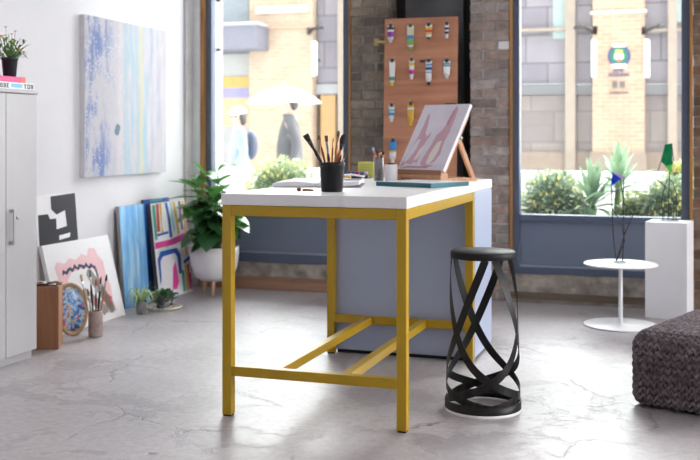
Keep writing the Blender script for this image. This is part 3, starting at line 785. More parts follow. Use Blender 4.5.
# paint tray + yellow box
pt = thing('paint_tray', 'small black tray of purple and red paints at the table back', 'tray', (-2.0, 6.14, T), (0, 0, R(4)))
m = MB(); m.box((-.07, -.05, 0), (.075, .04, .022), P('dark_navy_plastic', (.02, .022, .05), .35)); m.build('body', pt, .003)
for i, c in enumerate(((.09, .08, .36), (.08, .05, .30), (.62, .02, .16), (.10, .05, .26), (.55, .5, .6))):
    m = MB(); m.lathe([(0, .022), (.012, .022), (.0125, .04), (.010, .043), (0, .043)], P('paint_pot_%d' % i, c, .35), c=(-.056+.029*i, -.026, 0), seg=18); m.build('paint_pot', pt)
yb = thing('yellow_box', 'lime yellow card box standing behind the paint tray', 'box', (-1.965, 6.215, T), (0, 0, R(8)))
LIME = P('lime_yellow_card', (.66, .66, .10), .5); GRYPR = P('grey_green_print', (.42, .46, .22), .6)
m = MB(); m.box((-.055, -.02, 0), (.055, .02, .103), LIME); m.build('carton', yb, .002)
m = MB()
for zz, a, b in ((.078, -.04, .032), (.062, -.036, .04), (.047, -.042, .026)):
    x = a
    while x < b: m.box((x, -.0212, zz), (x+.008, -.0199, zz+.009), GRYPR); x += .011
m.build('print', yb)
yl = MB(); yl.box((-.02, -.028, 0), (.02, .028, .018), P('amber_yellow_plastic', (.72, .44, .03), .4))
tag(yl.build('eraser', None, .004, (-2.03, 6.02, T), (0, 0, R(10))), 'small amber yellow eraser left of the paint tray', 'eraser')

# teal sketchbook
tp_ = CR*.397 + CF*5.44
teal = book('sketchbook', 'large teal-edged sketchbook lying in front of the easel', (CR.x*.39+CF.x*5.46, CR.y*.39+CF.y*5.46, T), R(-24), .375, .33, .024, P('teal_cloth_cover', (.012, .13, .165), .28), PAPER, wrap=True, top=P('pale_grey_book_top', (.60, .64, .66), .3))

# open sketchbook with curled pages
ob = thing('open_sketchbook', 'open sketchbook with white pages lying behind the black cup', 'sketchbook', CR*-.165 + CF*5.50 + UP*T, (0, 0, YAW + R(-4)))
def page_block(x0, x1, t, curl, d=.42):
    mb = MB(); n = 14; vs = []
    for i in range(n+1):
        u = i/n; x = x0+(x1-x0)*u
        z = t*(.55+.45*math.sin(math.pi*min(1, u*.9+.08))) + curl*u**4
        for y in (-d/2, d/2): vs += [(x, y, z*.0+.004 + (curl*u**4)*.6), (x, y, z+.004)]
    fs = []
    for i in range(n):
        a, b = i*4, i*4+4
        fs += [(a+1, b+1, b+3, a+3), (a, a+2, b+2, b), (a, b, b+1, a+1), (a+2, a+3, b+3, b+2)]
    fs += [(0, 1, 3, 2), (n*4, n*4+2, n*4+3, n*4+1)]
    return mb.raw(vs, fs, PAPER, False)
m = MB(); m.box((-.235, -.215, 0), (.235, .215, .004), P('lilac_grey_cover', (.35, .31, .36), .5)); m.build('cover', ob, .001)
page_block(-.003, -.228, .026, 0).build('left_pages', ob); page_block(.003, .228, .024, .016).build('right_pages', ob)
m = MB(); n = 12
vs = []
for i in range(n+1):
    u = i/n; x = .02+.22*u; z = .034 + .022*math.sin(u*2.6)
    for y in (-.02, .205): vs.append((x, y, z))
m.raw(vs, [(i*2, i*2+2, i*2+3, i*2+1) for i in range(n)], P('dark_drawn_page', (.55, .52, .55), .7), True); o = m.build('lifted_page', ob)
sd = o.modifiers.new('thick', 'SOLIDIFY'); sd.thickness = .0015
nb = book('sketchbook', 'thin pale closed sketchbook behind the open one', CR*-.17 + CF*6.02 + UP*T, YAW+R(3), .34, .24, .014, P('pale_grey_cover', (.76, .75, .78), .5), PAPER)
pg = thing('carved_peg', 'tiny brown carved wooden peg lying left of the black cup', 'ornament', at_z(300, 191.3, T), (0, 0, R(10)))
m = MB(); m.tube([(.012, 0, .006), (.03, .002, .008), (.05, .004, .006), (.068, .0, .005)], [.005, .006, .005, .003], H_ORG, 8); m.build('shaft', pg)
m = MB(); m.ball((-.005, 0, .009), (.013, .010, .009), P('dark_walnut', (.2, .07, .03), .4)); m.build('head', pg)
pg2 = MB(); pg2.lathe([(0, 0), (.007, 0), (.008, .006), (.005, .014), (0, .017)], H_ORG, seg=14)
tag(pg2.build('wooden_bead', None, 0, at_z(348.5, 186.3, T)), 'small orange wooden bead on the table right of the black cup', 'bead')

# ================================================================== TABLETOP EASEL
e0 = CR*.296 + CF*6.13
EA = YAW + R(-45)
ez = thing('tabletop_easel', 'wooden tabletop easel propping up the pink figure canvas', 'easel', (e0.x, e0.y, T), (0, 0, EA))
# local x along the ledge (to the right), local y back; canvas foot at z .07
LN = R(33); cw, ch_ = .358, .472
m = MB(); m.box((.02, -.05, 0), (.06, .33, .018), WOOD_EASEL); m.box((cw-.06, -.05, 0), (cw-.02, .33, .018), WOOD_EASEL)
m.box((.02, -.03, 0), (cw-.02, -.005, .018), WOOD_EASEL); m.box((.02, .20, 0), (cw-.02, .235, .022), WOOD_EASEL); m.build('base', ez, .002)
m = MB(); m.box((0, -.035, .018), (cw, .03, .052), WOOD_EASEL); m.box((-.002, -.037, .040), (cw+.002, -.026, .070), mat_wood('dark_beech', (.24, .10, .045), (.36, .17, .08), 8, 'X')); m.build('ledge', ez, .002)
RM = Matrix.Rotation(-LN, 4, 'X'); off = Matrix.Translation((-.012, 0, .066)) @ RM
m = MB()
for x in (.015, cw-.05): m.box((x, .026, -.01), (x+.035, .046, .42), WOOD_EASEL, off)
m.box((.05, .026, .38), (cw-.05, .046, .415), WOOD_EASEL, off); m.box((.05, .028, .1), (cw-.05, .044, .13), WOOD_EASEL, off)
m.build('back_frame', ez, .002)
for x in (.03, cw-.03):
    m = MB(); pa = off @ Vector((x, .05, .25)); m.bar(pa, (x, .30, .016), .018, .03, WOOD_EASEL, (0, 1, 0)); m.build('strut', ez, .002)
for x in (.002, cw-.002):
    m = MB(); m.ball(off @ Vector((x, .036, .25)), .011, STEEL, 12, 8); m.build('wing_nut', ez)
LIL = P('pale_lilac_paint', (.72, .68, .75), .65); DPK = P('dusty_pink_paint', (.60, .36, .43), .6); DPK2 = P('deep_dusty_pink_paint', (.50, .26, .34), .6); CRM = P('cream_paint', (.76, .72, .68), .6)
def d_fig(f, w, h):
    y = -.0022; q = lambda p, mt, o=0.: f.prism([(a*w, b*h) for a, b in p], y-o, 0, mt)
    q([(.17, .86), (.21, .84), (.27, .66), (.28, .56), (.34, .50), (.42, .57), (.41, .50), (.37, .42), (.36, .30), (.37, .10), (.30, .12), (.25, .08), (.12, .10), (.05, .03), (.03, .06), (.06, .18), (.13, .40), (.16, .52), (.17, .68)], DPK)
    q([(.06, .12), (.12, .34), (.18, .46), (.24, .46), (.23, .30), (.17, .17), (.10, .11)], LIL, .001)
    q([(.27, .14), (.31, .30), (.37, .38), (.38, .30), (.34, .16)], CRM, .001)
    q([(.73, .97), (.78, .93), (.80, .74), (.80, .58), (.77, .40), (.80, .24), (.74, .13), (.58, .06), (.50, .06), (.45, .10), (.47, .22), (.53, .40), (.55, .52), (.62, .60), (.68, .72), (.70, .90)], DPK)
    q([(.57, .10), (.58, .26), (.64, .42), (.72, .44), (.73, .30), (.70, .16), (.64, .09)], CRM, .001)
    q([(.05, .02), (.20, .03), (.60, .03), (.76, .08), (.50, .055), (.2, .055)], DPK2, .0005)
    q([(.66, .70), (.70, .90), (.72, .93), (.735, .80), (.72, .66)], DPK2, .0005)
Mw = Matrix.Translation((e0.x, e0.y, T)) @ Matrix.Rotation(EA, 4, 'Z') @ off
p0 = Mw @ Vector((0, 0, .0))
canvas('pale lilac canvas with two dusty pink figures on the easel', cw, ch_, .022, p0, EA, LN, LIL, CANVAS_W, d_fig)

# ================================================================== PLYWOOD BOARD WITH PAINT TUBES
BL = .022   # lean
bl_, br_ = at_y(384, 18.5, BY-.045), at_y(457.3, 16, BY-.045); bx0, bw, bh = bl_.x, br_.x-bl_.x, bl_.z
board = thing('plywood_board', 'tall reddish plywood board hung with paint tubes between the brick piers', 'board', (bx0, BY-.022-.10, 0), (-math.atan2(.10, bh), 0, 0))
m = MB(); m.box((0, 0, 0), (bw, .018, bh), WOOD_PLY); m.build('panel', board, .002)
m = MB(); m.box((.30, -.0015, 1.905), (.40, .001, 1.925), INK); m.build('burn_mark', board)
m = MB(); m.box((bw-.10, -.0015, 1.555), (bw-.01, .001, 1.572), INK); m.build('slot', board)
TUBEW = P('white_tube', (.80, .80, .80), .3)
def tube_thing(px, py0, py1, bands, capc, label, wid=.05, body=TUBEW):
    """paint tube hanging nozzle down from a clip; bands = (from, to, colour) down its length"""
    Yp = BY-.155; t0 = at_y(px, py0, Yp); Yp = board.location.y + t0.z*.10/bh - .02; t0 = at_y(px, py0, Yp); t1 = at_y(px, py1, Yp); ln = t0.z-t1.z
    yb = board.location.y + (t0.z*.10/bh) - .013
    r = thing('paint_tube', label, 'paint tube', (t0.x, yb, t0.z), (-math.atan2(.10, bh), 0, 0), 'paint tubes on the plywood board')
    def prof(u): return wid/2*(1.0 if u < .35 else 1-.12*(u-.35)/.45), .0025+.012*min(1, u*1.25)
    def sect(mb, u0, u1, mt, g=0.):
        n = 6; vs = []; sg = 14
        for i in range(n+1):
            u = u0+(u1-u0)*i/n; a, b = prof(u)
            for k in range(sg):
                q = 2*math.pi*k/sg; vs.append(((a+g)*math.cos(q), -.016+(b+g)*math.sin(q), -u*ln*.86))
        mb.raw(vs, [(i*sg+k, i*sg+(k+1) % sg, (i+1)*sg+(k+1) % sg, (i+1)*sg+k) for i in range(n) for k in range(sg)] + [tuple(range(sg-1, -1, -1)), tuple(n*sg+k for k in range(sg))], mt, True)
    mb = MB(); sect(mb, 0, .93, body); mb.lathe([(.011, -ln*.86), (wid*.42, -ln*.80)], body, c=(0, -.016, 0), seg=14); mb.build('body', r)
    for a, b, c in bands:
        mb = MB(); sect(mb, a, b, c, .0007); mb.build('label_band', r)
    mb = MB(); mb.lathe([(.011, -ln), (.013, -ln+.002), (.013, -ln*.88), (.009, -ln*.86)], capc, c=(0, -.016, 0), seg=16); mb.build('cap', r)
    mb = MB(); mb.prism([(-.014, -.012), (.014, -.012), (.009, .016), (-.009, .016)], -.022, -.010, DARKSTEEL)
    mb.tube([(-.006, -.016, .014), (-.007, -.016, .03), (.0, -.014, .036), (.007, -.016, .03), (.006, -.016, .014)], .0018, STEEL, 6); mb.tube([(0, -.016, .034), (0, .006, .034)], .002, STEEL, 6)
    mb.build('clip', r)
V = lambda n, c: P(n, c, .35)
PU = V('violet_print', (.28, .06, .42)); GR2 = V('leaf_green_print', (.22, .45, .12)); YE = V('yellow_print', (.80, .55, .03)); RE = V('red_print', (.68, .05, .05)); BK = V('black_print', (.03, .03, .04)); BLU = V('blue_print', (.05, .28, .62)); CYA = V('cyan_print', (.10, .45, .62)); MGP = V('magenta_print', (.5, .03, .3)); NV = V('navy_print', (.04, .07, .16)); PALEY = V('pale_yellow_print', (.68, .66, .45)); TEA = V('teal_green_print', (.08, .28, .2))
CAPW = V('white_cap', (.75, .75, .75)); CAPB = V('black_cap', (.03, .03, .03))
tube_thing(391, 26, 42.5, [(.10, .28, BK), (.42, .80, PU)], CAPW, 'short white paint tube with a violet band, first in the top row', .056)
tube_thing(410.8, 26, 51, [(.12, .45, PALEY), (.45, .62, BLU), (.62, .9, GR2)], V('green_cap', (.15, .4, .1)), 'longest paint tube, pale with green base, second in the top row', .058)
tube_thing(429, 25, 39.5, [(.22, .42, YE), (.42, .62, RE), (.66, .8, YE)], CAPB, 'white paint tube with red and yellow bands in the top row', .054)
tube_thing(447, 24, 38.5, [(.28, .5, NV), (.62, .82, BK)], CAPW, 'narrow paint tube with dark bands, last in the top row', .036)
tube_thing(392.5, 61, 86.5, [(.74, .9, TEA)], YE, 'long plain white paint tube with green foot, first in the middle row', .052)
tube_thing(412, 60, 79.5, [(.18, .34, YE), (.60, .86, MGP)], CAPW, 'paint tube with magenta foot, second in the middle row', .042)
tube_thing(429, 61, 85.5, [(.14, .24, BLU), (.30, .44, NV), (.52, .58, BLU)], BK, 'long white paint tube with blue label, third in the middle row', .052)
tube_thing(447, 61, 79, [(.12, .26, CYA), (.3, .36, NV)], CAPW, 'squat pale paint tube, last in the middle row', .06)
tube_thing(392, 105.5, 122, [(.28, .42, CYA), (.5, .72, BLU)], CAPW, 'white paint tube with blue label in the lower row', .048)
tube_thing(411, 104, 125.5, [(.2, .3, CAPW)], YE, 'golden yellow paint tube in the lower row', .054, V('gold_tube', (.72, .46, .05)))
tube_thing(393.2, 140.5, 163, [(.0, .52, BLU), (.52, .62, YE)], CAPW, 'blue and white paint tube lowest on the board', .062)
hk = MB(); hk.tube([(-2.44, BY-.005, 2.075), (-2.42, BY-.05, 2.085), (-2.36, BY-.06, 2.075), (-2.345, BY-.055, 2.10)], .012, P('brass_bracket', (.55, .42, .2), .4, metal=.6), 8); hk.box((-2.46, BY-.02, 2.05), (-2.42, BY+.02, 2.11), MATS['brass_bracket'])
tag(hk.build('wall_hook', None, 0), 'small brass hook on the sooty brick pier beside the plywood', 'hook')
m = MB(); m.box((-2.255, BY+.20, 0), (-1.76, BY+.235, 2.95), P('grey_slate_panel', (.10, .10, .105), .6, var=.4, scale=3, bmp=.2)); pn = m.build('slate_panel', None, .003)
tag(pn, 'dark grey slate panel in the recess above the plywood board', 'panel')

# ================================================================== ROUND SIDE TABLE, PLINTH, WIRE FIGURES
sx, sy = -.447, 7.215
sdt = thing('side_table', 'round white metal side table below the right window', 'side table', (sx, sy, 0))
m = MB(); m.lathe([(0, .418), (.246, .418), (.25, .421), (.25, .427), (.246, .43), (0, .43)], WHITE_METAL, seg=64); m.build('tabletop', sdt)
m = MB(); m.lathe([(.014, .01), (.014, .419)], WHITE_METAL, seg=20); m.build('stem', sdt)
m = MB(); m.lathe([(0, 0), (.246, 0), (.25, .003), (.25, .009), (.245, .012), (.02, .014), (.016, .03), (0, .03)], WHITE_METAL, seg=64); m.build('base', sdt)
pc = Vector((-.300, 7.585, 0))
m = MB(); m.box((0, 0, 0), (.292, .28, .69), WHITE_PLINTH)
tag(m.build('display_plinth', None, .004, pc, (0, 0, R(-9))), 'tall square white display plinth beside the right brick pier', 'plinth')

def glass_mat(name, c, c2):
    m, nt, b = new_mat(name)
    n = noise_(nt, coords(nt), 12, 4); r = ramp(nt, [(.35, c), (.7, c2)]); L(nt, n.outputs['Fac'], r.inputs[0]); L(nt, r.outputs[0], b.inputs['Base Color'])
    b.inputs['Roughness'].default_value = .12
    out = nt.nodes['Material Output']; tr = N(nt, 'ShaderNodeBsdfTransparent'); L(nt, r.outputs[0], tr.inputs[0])
    mx = N(nt, 'ShaderNodeMixShader'); mx.inputs[0].default_value = .45; L(nt, b.outputs[0], mx.inputs[1]); L(nt, tr.outputs[0], mx.inputs[2]); L(nt, mx.outputs[0], out.inputs['Surface'])
    return m
GB = glass_mat('cobalt_glass', (.01, .04, .55), (.05, .14, .85)); GL = glass_mat('lilac_glass', (.55, .40, .72), (.7, .55, .8)); GG = glass_mat('emerald_glass', (.005, .22, .08), (.02, .40, .15)); GLI = glass_mat('bright_green_glass', (.10, .62, .12), (.25, .8, .2)); GC = glass_mat('clear_glass_block', (.6, .66, .68), (.8, .84, .86))
def wires(root, name, paths, r=.0034):
    for i, p in enumerate(paths):
        mb = MB(); q = [Vector(a) for a in p]; sm_ = []
        for a, b in zip(q, q[1:]):
            for k in range(4): sm_.append(a.lerp(b, k/4))
        sm_.append(q[-1]); mb.tube(sm_, r, WIRE, 7)
        for a in q[1:-1]: mb.ball(a, r*1.5, WIRE, 7, 5)
        mb.build(name, root)
def shard(root, name, pts, mt, y=0., t=.006, tilt=0.):
    mb = MB(); mb.prism(pts, y-t/2, y+t/2, mt); return mb.build(name, root, .001)
KB = 6.98/FPX
bf = thing('wire_figure', 'twisted wire figure with blue and lilac glass on the side table', 'sculpture', (sx-.005, sy+.01, .43), (0, 0, YAW))
b0x, b0y = 619.5, 262.0
q = lambda x, y, d=0.: ((x-b0x)*KB, d, (b0y-y)*KB)
m = MB(); m.box((-.036, -.03, 0), (.036, .03, .012), GC); m.build('glass_base', bf, .002)
wires(bf, 'wire', [[q(616, 260), q(613.5, 238, .01), q(611.5, 215, -.01), q(611, 184)],
                   [q(622, 260), q(623, 232, -.02), q(622.5, 205, 0), q(623.5, 176)],
                   [q(617, 260, .02), q(626, 232, .03), q(633, 214, .01), q(623, 202, -.01), q(620, 178)],
                   [q(616, 258, -.02), q(623, 240, -.03), q(622, 222, .02), q(612, 208, 0)],
                   [q(622, 204), q(624.5, 198, .03), q(623, 188, .01)]])
shard(bf, 'blue_shard', [(q(*p)[0], q(*p)[2]) for p in ((610.3, 185), (620.4, 177.6), (612, 171))], GB, -.004)
shard(bf, 'lilac_shard', [(q(*p)[0], q(*p)[2]) for p in ((612.6, 171.4), (625, 175), (619.5, 179.4))], GL, .008)
KG = 7.28/FPX
gc_ = pc + Matrix.Rotation(R(-9), 3, 'Z') @ Vector((.148, .13, .69))
gf = thing('wire_figure', 'wire figure carrying a green glass kite on the white plinth', 'sculpture', gc_, (0, 0, YAW))
b0x, b0y, KB = 666.5, 219.0, KG
m = MB(); m.box((-.06, -.035, 0), (.06, .035, .008), GC); m.build('glass_base', gf, .002)
wires(gf, 'wire', [[q(660, 218), q(659.5, 200, .02), q(662, 184, .01), q(665, 176)],
                   [q(666, 218, .02), q(665.5, 190, -.01), q(666.5, 170)],
                   [q(673, 218), q(674.5, 192, .02), q(670, 180, 0), q(666, 176)],
                   [q(658, 158), q(653.5, 176, .02), q(658.5, 180, .01), q(664, 186)],
                   [q(669, 143), q(671.5, 157, .02), q(666.5, 171, .01)],
                   [q(669, 218, -.03), q(669.5, 203, -.04), q(667, 188, -.01)]])
shard(gf, 'green_kite', [(q(*p)[0], q(*p)[2]) for p in ((657.6, 158.5), (663, 163.5), (669.2, 161.5), (669.4, 140.5), (662, 141.5))], GG)
shard(gf, 'bright_tip', [(q(*p)[0], q(*p)[2]) for p in ((663, 163.5), (667.4, 171), (669.2, 161.5))], GLI)

# ================================================================== KNITTED POUF
def mat_yarn():
    m, nt, b = new_mat('purple_grey_yarn')
    v = coords(nt); n = noise_(nt, v, 60, 5, .75); g = noise_(nt, v, 9, 3)
    r = ramp(nt, [(.30, (.05, .037, .043)), (.48, (.13, .10, .113)), (.62, (.27, .23, .24)), (.76, (.50, .45, .45))])
    L(nt, n.outputs['Fac'], r.inputs[0])
    k = ramp(nt, [(.35, (.75, .72, .75)), (.65, (1.15, 1.12, 1.12))]); L(nt, g.outputs['Fac'], k.inputs[0])
    L(nt, mixc(nt, 1., r.outputs[0], k.outputs[0], 'MULTIPLY'), b.inputs['Base Color']); b.inputs['Roughness'].default_value = .95
    b.inputs['Sheen Weight'].default_value = .15
    bump(nt, b, n.outputs['Fac'], .7, .01)
    return m
YARN = mat_yarn()
PR = R(-20); PW, PH = .82, .355
pf = thing('knitted_pouf', 'chunky knitted purple-grey floor pouf at the right edge', 'pouf', (-.268, 5.085, 0), (0, 0, PR))
def rbox_point(p, rad):
    """squash a point of the pouf's outer box onto its rounded form with bulging sides"""
    lo = Vector((rad, rad, rad)); hi = Vector((PW-rad, PW-rad, PH-rad))
    c = Vector([min(max(p[i], lo[i]), hi[i]) for i in range(3)])
    d = p - c
    return c + (d.normalized()*rad if d.length > 1e-6 else d), (d.normalized() if d.length > 1e-6 else Vector((0, 0, 1)))
core = MB(); n = 20; rad = .075
def face_grid(o, u, v, nu, nv):
    vs = []
    for i in range(nu+1):
        for k in range(nv+1): vs.append(rbox_point(Vector(o)+Vector(u)*(i/nu)+Vector(v)*(k/nv), rad)[0])
    core.raw(vs, [(i*(nv+1)+k, (i+1)*(nv+1)+k, (i+1)*(nv+1)+k+1, i*(nv+1)+k+1) for i in range(nu) for k in range(nv)], YARN, True)
FACES = [((0,0,0),(PW,0,0),(0,0,PH)), ((0,PW,0),(0,-PW,0),(0,0,PH)), ((PW,0,0),(0,PW,0),(0,0,PH)), ((PW,PW,0),(-PW,0,0),(0,0,PH)), ((0,0,PH),(PW,0,0),(0,PW,0))]
for o, u, v in FACES: face_grid(o, u, v, 24, 12)
face_grid((0, PW, 0), (PW, 0, 0), (0, -PW, 0), 6, 6)
core.build('core', pf)
kn = MB()
def stitches(o, u, v, rows, cols):
    o, u, v = Vector(o), Vector(u), Vector(v); ul, vl = u.length, v.length
    for r_ in range(rows):
        for c in range(cols):
            for s in (-1, 1):
                a = (c+.5+s*.23)/cols; b = (r_+.5)/rows
                p, nn = rbox_point(o+u*a+v*b, rad)
                p2, _ = rbox_point(o+u*(a+s*.2/cols)+v*(b+.4/rows), rad)
                d = (p2-p)
                if d.length < 1e-6: continue
                d.normalize(); sd_ = nn.cross(d).normalized(); n2 = d.cross(sd_)
                M = Matrix((sd_, d, nn)).transposed()
                jit = random.uniform(.85, 1.15)
                kn.ball(p+nn*.004, (ul/cols*.27*jit, vl/rows*.72, .0135*jit), YARN, 7, 5, M)
stitches(*FACES[0], 10, 24); stitches(*FACES[1], 10, 24); stitches(*FACES[2], 10, 18); stitches(*FACES[3], 10, 18); stitches(*FACES[4], 22, 24)
kn.build('knit_cover', pf)

# ================================================================== FLOOR ITEMS, left
cx_, cy_ = -3.66, 5.315
crt = thing('wooden_crate', 'reddish brown wooden crate on the floor beside the grey cabinet', 'crate', (cx_, cy_, 0), (0, 0, R(27)))
m = MB(); w, d, h, t = .42, .20, .385, .014
m.box((-w, 0, 0), (0, t, h), WOOD_CRATE); m.box((-w, d-t, 0), (0, d, h), WOOD_CRATE)
m.box((-w, t, 0), (-w+t, d-t, h), WOOD_CRATE); m.box((-w+t, t, 0), (-t, d-t, t), WOOD_CRATE); m.box((-w+t, t, h-.05), (-t, d-t, h-.036), WOOD_CRATE)
m.build('body', crt, .002)
m = MB(); m.box((-t, t, 0), (0.0, d-t, h), WOOD_CRATE_E); m.build('end_board', crt, .002)
Mc = Matrix.Translation((cx_, cy_, h)) @ Matrix.Rotation(R(27), 4, 'Z')
lay = [((-.36, .05), (-.05, .10), H_NAT, BR_BLK, 'natural-handled dark-tipped brush lying across the crate top'),
       ((-.33, .12), (-.02, .16), H_WHT, BR_TAN, 'cream-handled brush lying at the back of the crate top'),
       ((-.30, .02), (.015, .035), H_BLK, BR_GRY, 'black-handled brush lying on the front rim of the crate'),
       ((-.26, .15), (-.10, .02), H_ORG, BR_BRN, 'orange-handled brush lying diagonally on the crate')]
for i, (a, b, hc, bc, lab) in enumerate(lay):
    A = Mc @ Vector((*a, .006+.003*(i == 3))); B = Mc @ Vector((*b, .010+.014*(i == 3)))
    o = make_brush((B-A).length, hc, STEEL, bc, .005, 'flat', .02, .035, .04); tag(o, lab, 'brush', 'brushes lying on the crate'); stand(o, A, B-A)

# paint palette (oval wooden tray)
def mat_palette():
    m, nt, b = new_mat('mixed_wet_paint')
    v = coords(nt); n = noise_(nt, v, 11, 5, .6, 2.5); vo = N(nt, 'ShaderNodeTexVoronoi'); vo.inputs['Scale'].default_value = 26; L(nt, v, vo.inputs['Vector'])
    r = ramp(nt, [(.30, (.02, .03, .12)), (.42, (.05, .18, .55)), (.50, (.35, .58, .85)), (.57, (.78, .82, .9)), (.63, (.75, .30, .05)), (.72, (.4, .04, .06)), (.8, (.08, .03, .03))])
    L(nt, n.outputs['Fac'], r.inputs[0])
    r2 = ramp(nt, [(.0, (.8, .1, .1)), (.3, (.9, .65, .1)), (.5, (.1, .3, .8)), (.75, (.85, .85, .9)), (1, (.5, .1, .4))], 'CONSTANT')
    sp = N(nt, 'ShaderNodeSeparateColor'); L(nt, vo.outputs['Color'], sp.inputs[0]); L(nt, sp.outputs[0], r2.inputs[0])
    k = ramp(nt, [(.22, (1, 1, 1)), (.30, (0, 0, 0))]); L(nt, vo.outputs['Distance'], k.inputs[0])
    L(nt, mixc(nt, k.outputs[0], r.outputs[0], r2.outputs[0]), b.inputs['Base Color']); b.inputs['Roughness'].default_value = .3
    return m
pal = thing('paint_palette', 'oval wooden palette covered in blue and red paint leaning beside the crate', 'palette', (-3.825, 5.70, 0), (R(-14), R(8), R(72)))
m = MB(); MP = Matrix.Translation((0, 0, .175)) @ Matrix.Rotation(R(90), 4, 'X')
m.lathe([(0, -.004), (.122, -.004), (.13, .002), (.13, .02), (.122, .024), (.112, .012), (0, .012)], mat_wood('pale_palette_wood', (.42, .24, .12), (.6, .4, .22), 6), M=MP, seg=48, sy=1.34); m.build('tray', pal)
m = MB(); m.lathe([(0, .0121), (.109, .0121), (.108, .0150), (0, .0165)], mat_palette(), M=MP, seg=48, sy=1.34); m.build('paint', pal)

# jar of brushes on floor
fj = Vector((-3.668, 5.735, 0))
PINKGL = P('pink_smeared_glass', (.40, .31, .295), .2, var=.3, scale=18)
jr = thing('glass_jar', 'paint-smeared pinkish glass jar of brushes on the floor', 'jar', fj)
m = MB(); m.lathe([(0, 0), (.042, 0), (.046, .008), (.046, .135), (.040, .15), (.041, .168), (.037, .168), (.036, .15), (.041, .13), (.041, .01), (0, .008)], PINKGL, seg=32); m.build('body', jr)
fl = [(-.030, -.26, .40, H_NAT, BR_TAN, 'flat', .03, 'wide tan brush leaning left in the pinkish floor jar'), (-.01, -.10, .42, H_BLK, BR_GRY, 'flat', .024, 'tall grey flat brush in the pinkish floor jar'),
      (.0, .0, .36, H_RED, REDP, 'round', .014, 'red-tipped brush in the middle of the pinkish floor jar'), (.012, .12, .38, H_BLK, BR_BLK, 'filbert', .02, 'black filbert brush in the pinkish floor jar'),
      (.02, .22, .40, H_NAT, BR_BLK, 'round', .014, 'dark round brush leaning furthest right in the pinkish floor jar'), (-.02, -.2, .30, H_WHT, BR_BRN, 'filbert', .018, 'short cream-handled brush in the pinkish floor jar')]
for i, (bx, k, ln, hc, bc, tp, tw, lab) in enumerate(fl):
    b = fj + CR*bx*.5 + CF*(.014*((i % 3)-1)) + UP*.012
    o = make_brush(ln, hc, STEEL, bc, .006, tp, tw, .045, .05); tag(o, lab, 'brush', 'brushes in the floor jar'); stand(o, b, UP+CR*k*.75)

# spider plant
spp = thing('spider_plant', 'small spider plant with pale arching leaves in a grey pot', 'potted plant', (-3.815, 6.57, 0))
m = MB(); m.lathe([(0, 0), (.036, 0), (.043, .09), (.046, .095), (.041, .095), (.039, .082), (0, .082)], POT_GREY, seg=28); m.build('pot', spp)
m = MB(); m.lathe([(0, .083), (.039, .083)], SOIL, seg=20); m.build('soil', spp)
m = MB(); rn = random.Random(11)
for i in range(38):
    a = rn.uniform(0, 6.28); e = rn.uniform(.85, 1.45); ln = rn.uniform(.26, .44)
    m.leaf((.015*math.cos(a), .015*math.sin(a), .08), (math.cos(a)*math.cos(e), math.sin(a)*math.cos(e), math.sin(e)), ln, .0125, LEAF_PALE if i % 4 else LEAF_MID, rn.uniform(.5, 1.1), n=12, shape=.7)
m.build('foliage', spp)
# succulent dish
sd0 = Vector((-3.775, 6.84, 0))
sdh = MB(); sdh.lathe([(0, 0), (.125, 0), (.135, .012), (.137, .02), (.131, .02), (.122, .012), (0, .010)], mat_wood('pale_wooden_dish', (.70, .62, .52), (.80, .74, .66), 6), seg=40)
tag(sdh.build('round_dish', None, 0, sd0), 'shallow round pale wooden dish of succulents on the floor', 'dish')
def rosette(label, loc, pot_r, pot_h, mt, scale, pebble=None, seed=1):
    r = thing('succulent', label, 'potted plant', loc)
    m = MB(); m.lathe([(0, 0), (pot_r*.8, 0), (pot_r, pot_h*.6), (pot_r*.95, pot_h), (pot_r*.85, pot_h), (pot_r*.8, pot_h*.85), (0, pot_h*.85)], pebble or POT_GREY, seg=24); m.build('pot', r)
    m = MB(); rr = random.Random(seed)
    for ring, (k, e, l) in enumerate(((8, .35, 1.), (7, .75, .9), (5, 1.15, .75), (3, 1.4, .6))):
        for i in range(k):
            a = i*6.283/k + ring*.5 + rr.uniform(-.2, .2)
            m.leaf((0, 0, pot_h*.85), (math.cos(a)*math.cos(e), math.sin(a)*math.cos(e), math.sin(e)), .075*l*scale, .032*scale, mt, -.1, n=6, fold=.3, shape=1.4)
    m.build('foliage', r); return r
LS1 = mat_leaf('jade_succulent', (.05, .14, .06), (.14, .26, .12), .45, .1); LS2 = mat_leaf('plum_succulent', (.10, .09, .10), (.20, .24, .18), .45, .1)
rosette('tall green succulent in a rounded grey pot on the wooden dish', sd0+Vector((-.005, .01, .011)), .05, .062, LS1, 1.5, None, 2)
rosette('small dark succulent at the left of the wooden dish', sd0+Vector((.02, -.092, .011)), .03, .035, LS2, 1.15, P('dark_cup_pot', (.07, .07, .08), .5), 3)
rosette('small green succulent at the right of the wooden dish', sd0+Vector((-.01, .095, .011)), .028, .03, LS1, 1.0, P('dark_cup_pot', (.07, .07, .08), .5), 4)

# fig in white planter on wooden legs
pl0 = Vector((-3.735, 7.615, 0))
pln = thing('potted_fig', 'large leafy green fig in a white planter on wooden legs', 'potted plant', pl0)
m = MB(); m.lathe([(0, .115), (.11, .115), (.155, .15), (.192, .235), (.205, .33), (.205, .395), (.196, .395), (.192, .36), (0, .36)], POT_WHITE, seg=48); m.build('pot', pln)
m = MB(); m.lathe([(0, .361), (.192, .361)], SOIL, seg=32); m.build('soil', pln)
for k in range(3):
    a = R(-70) + k*2.094
    m = MB(); m.tube([(.085*math.cos(a), .085*math.sin(a), .16), (.115*math.cos(a), .115*math.sin(a), 0)], [.02, .013], WOOD_LEG, 14); m.build('leg', pln)
rn = random.Random(21); st_ = MB(); fo = MB()
def bigleaf(base, d, ln, wd, mt, bend):
    fo.leaf(base, d, ln, wd, mt, bend, n=9, fold=.22, shape=1.15)
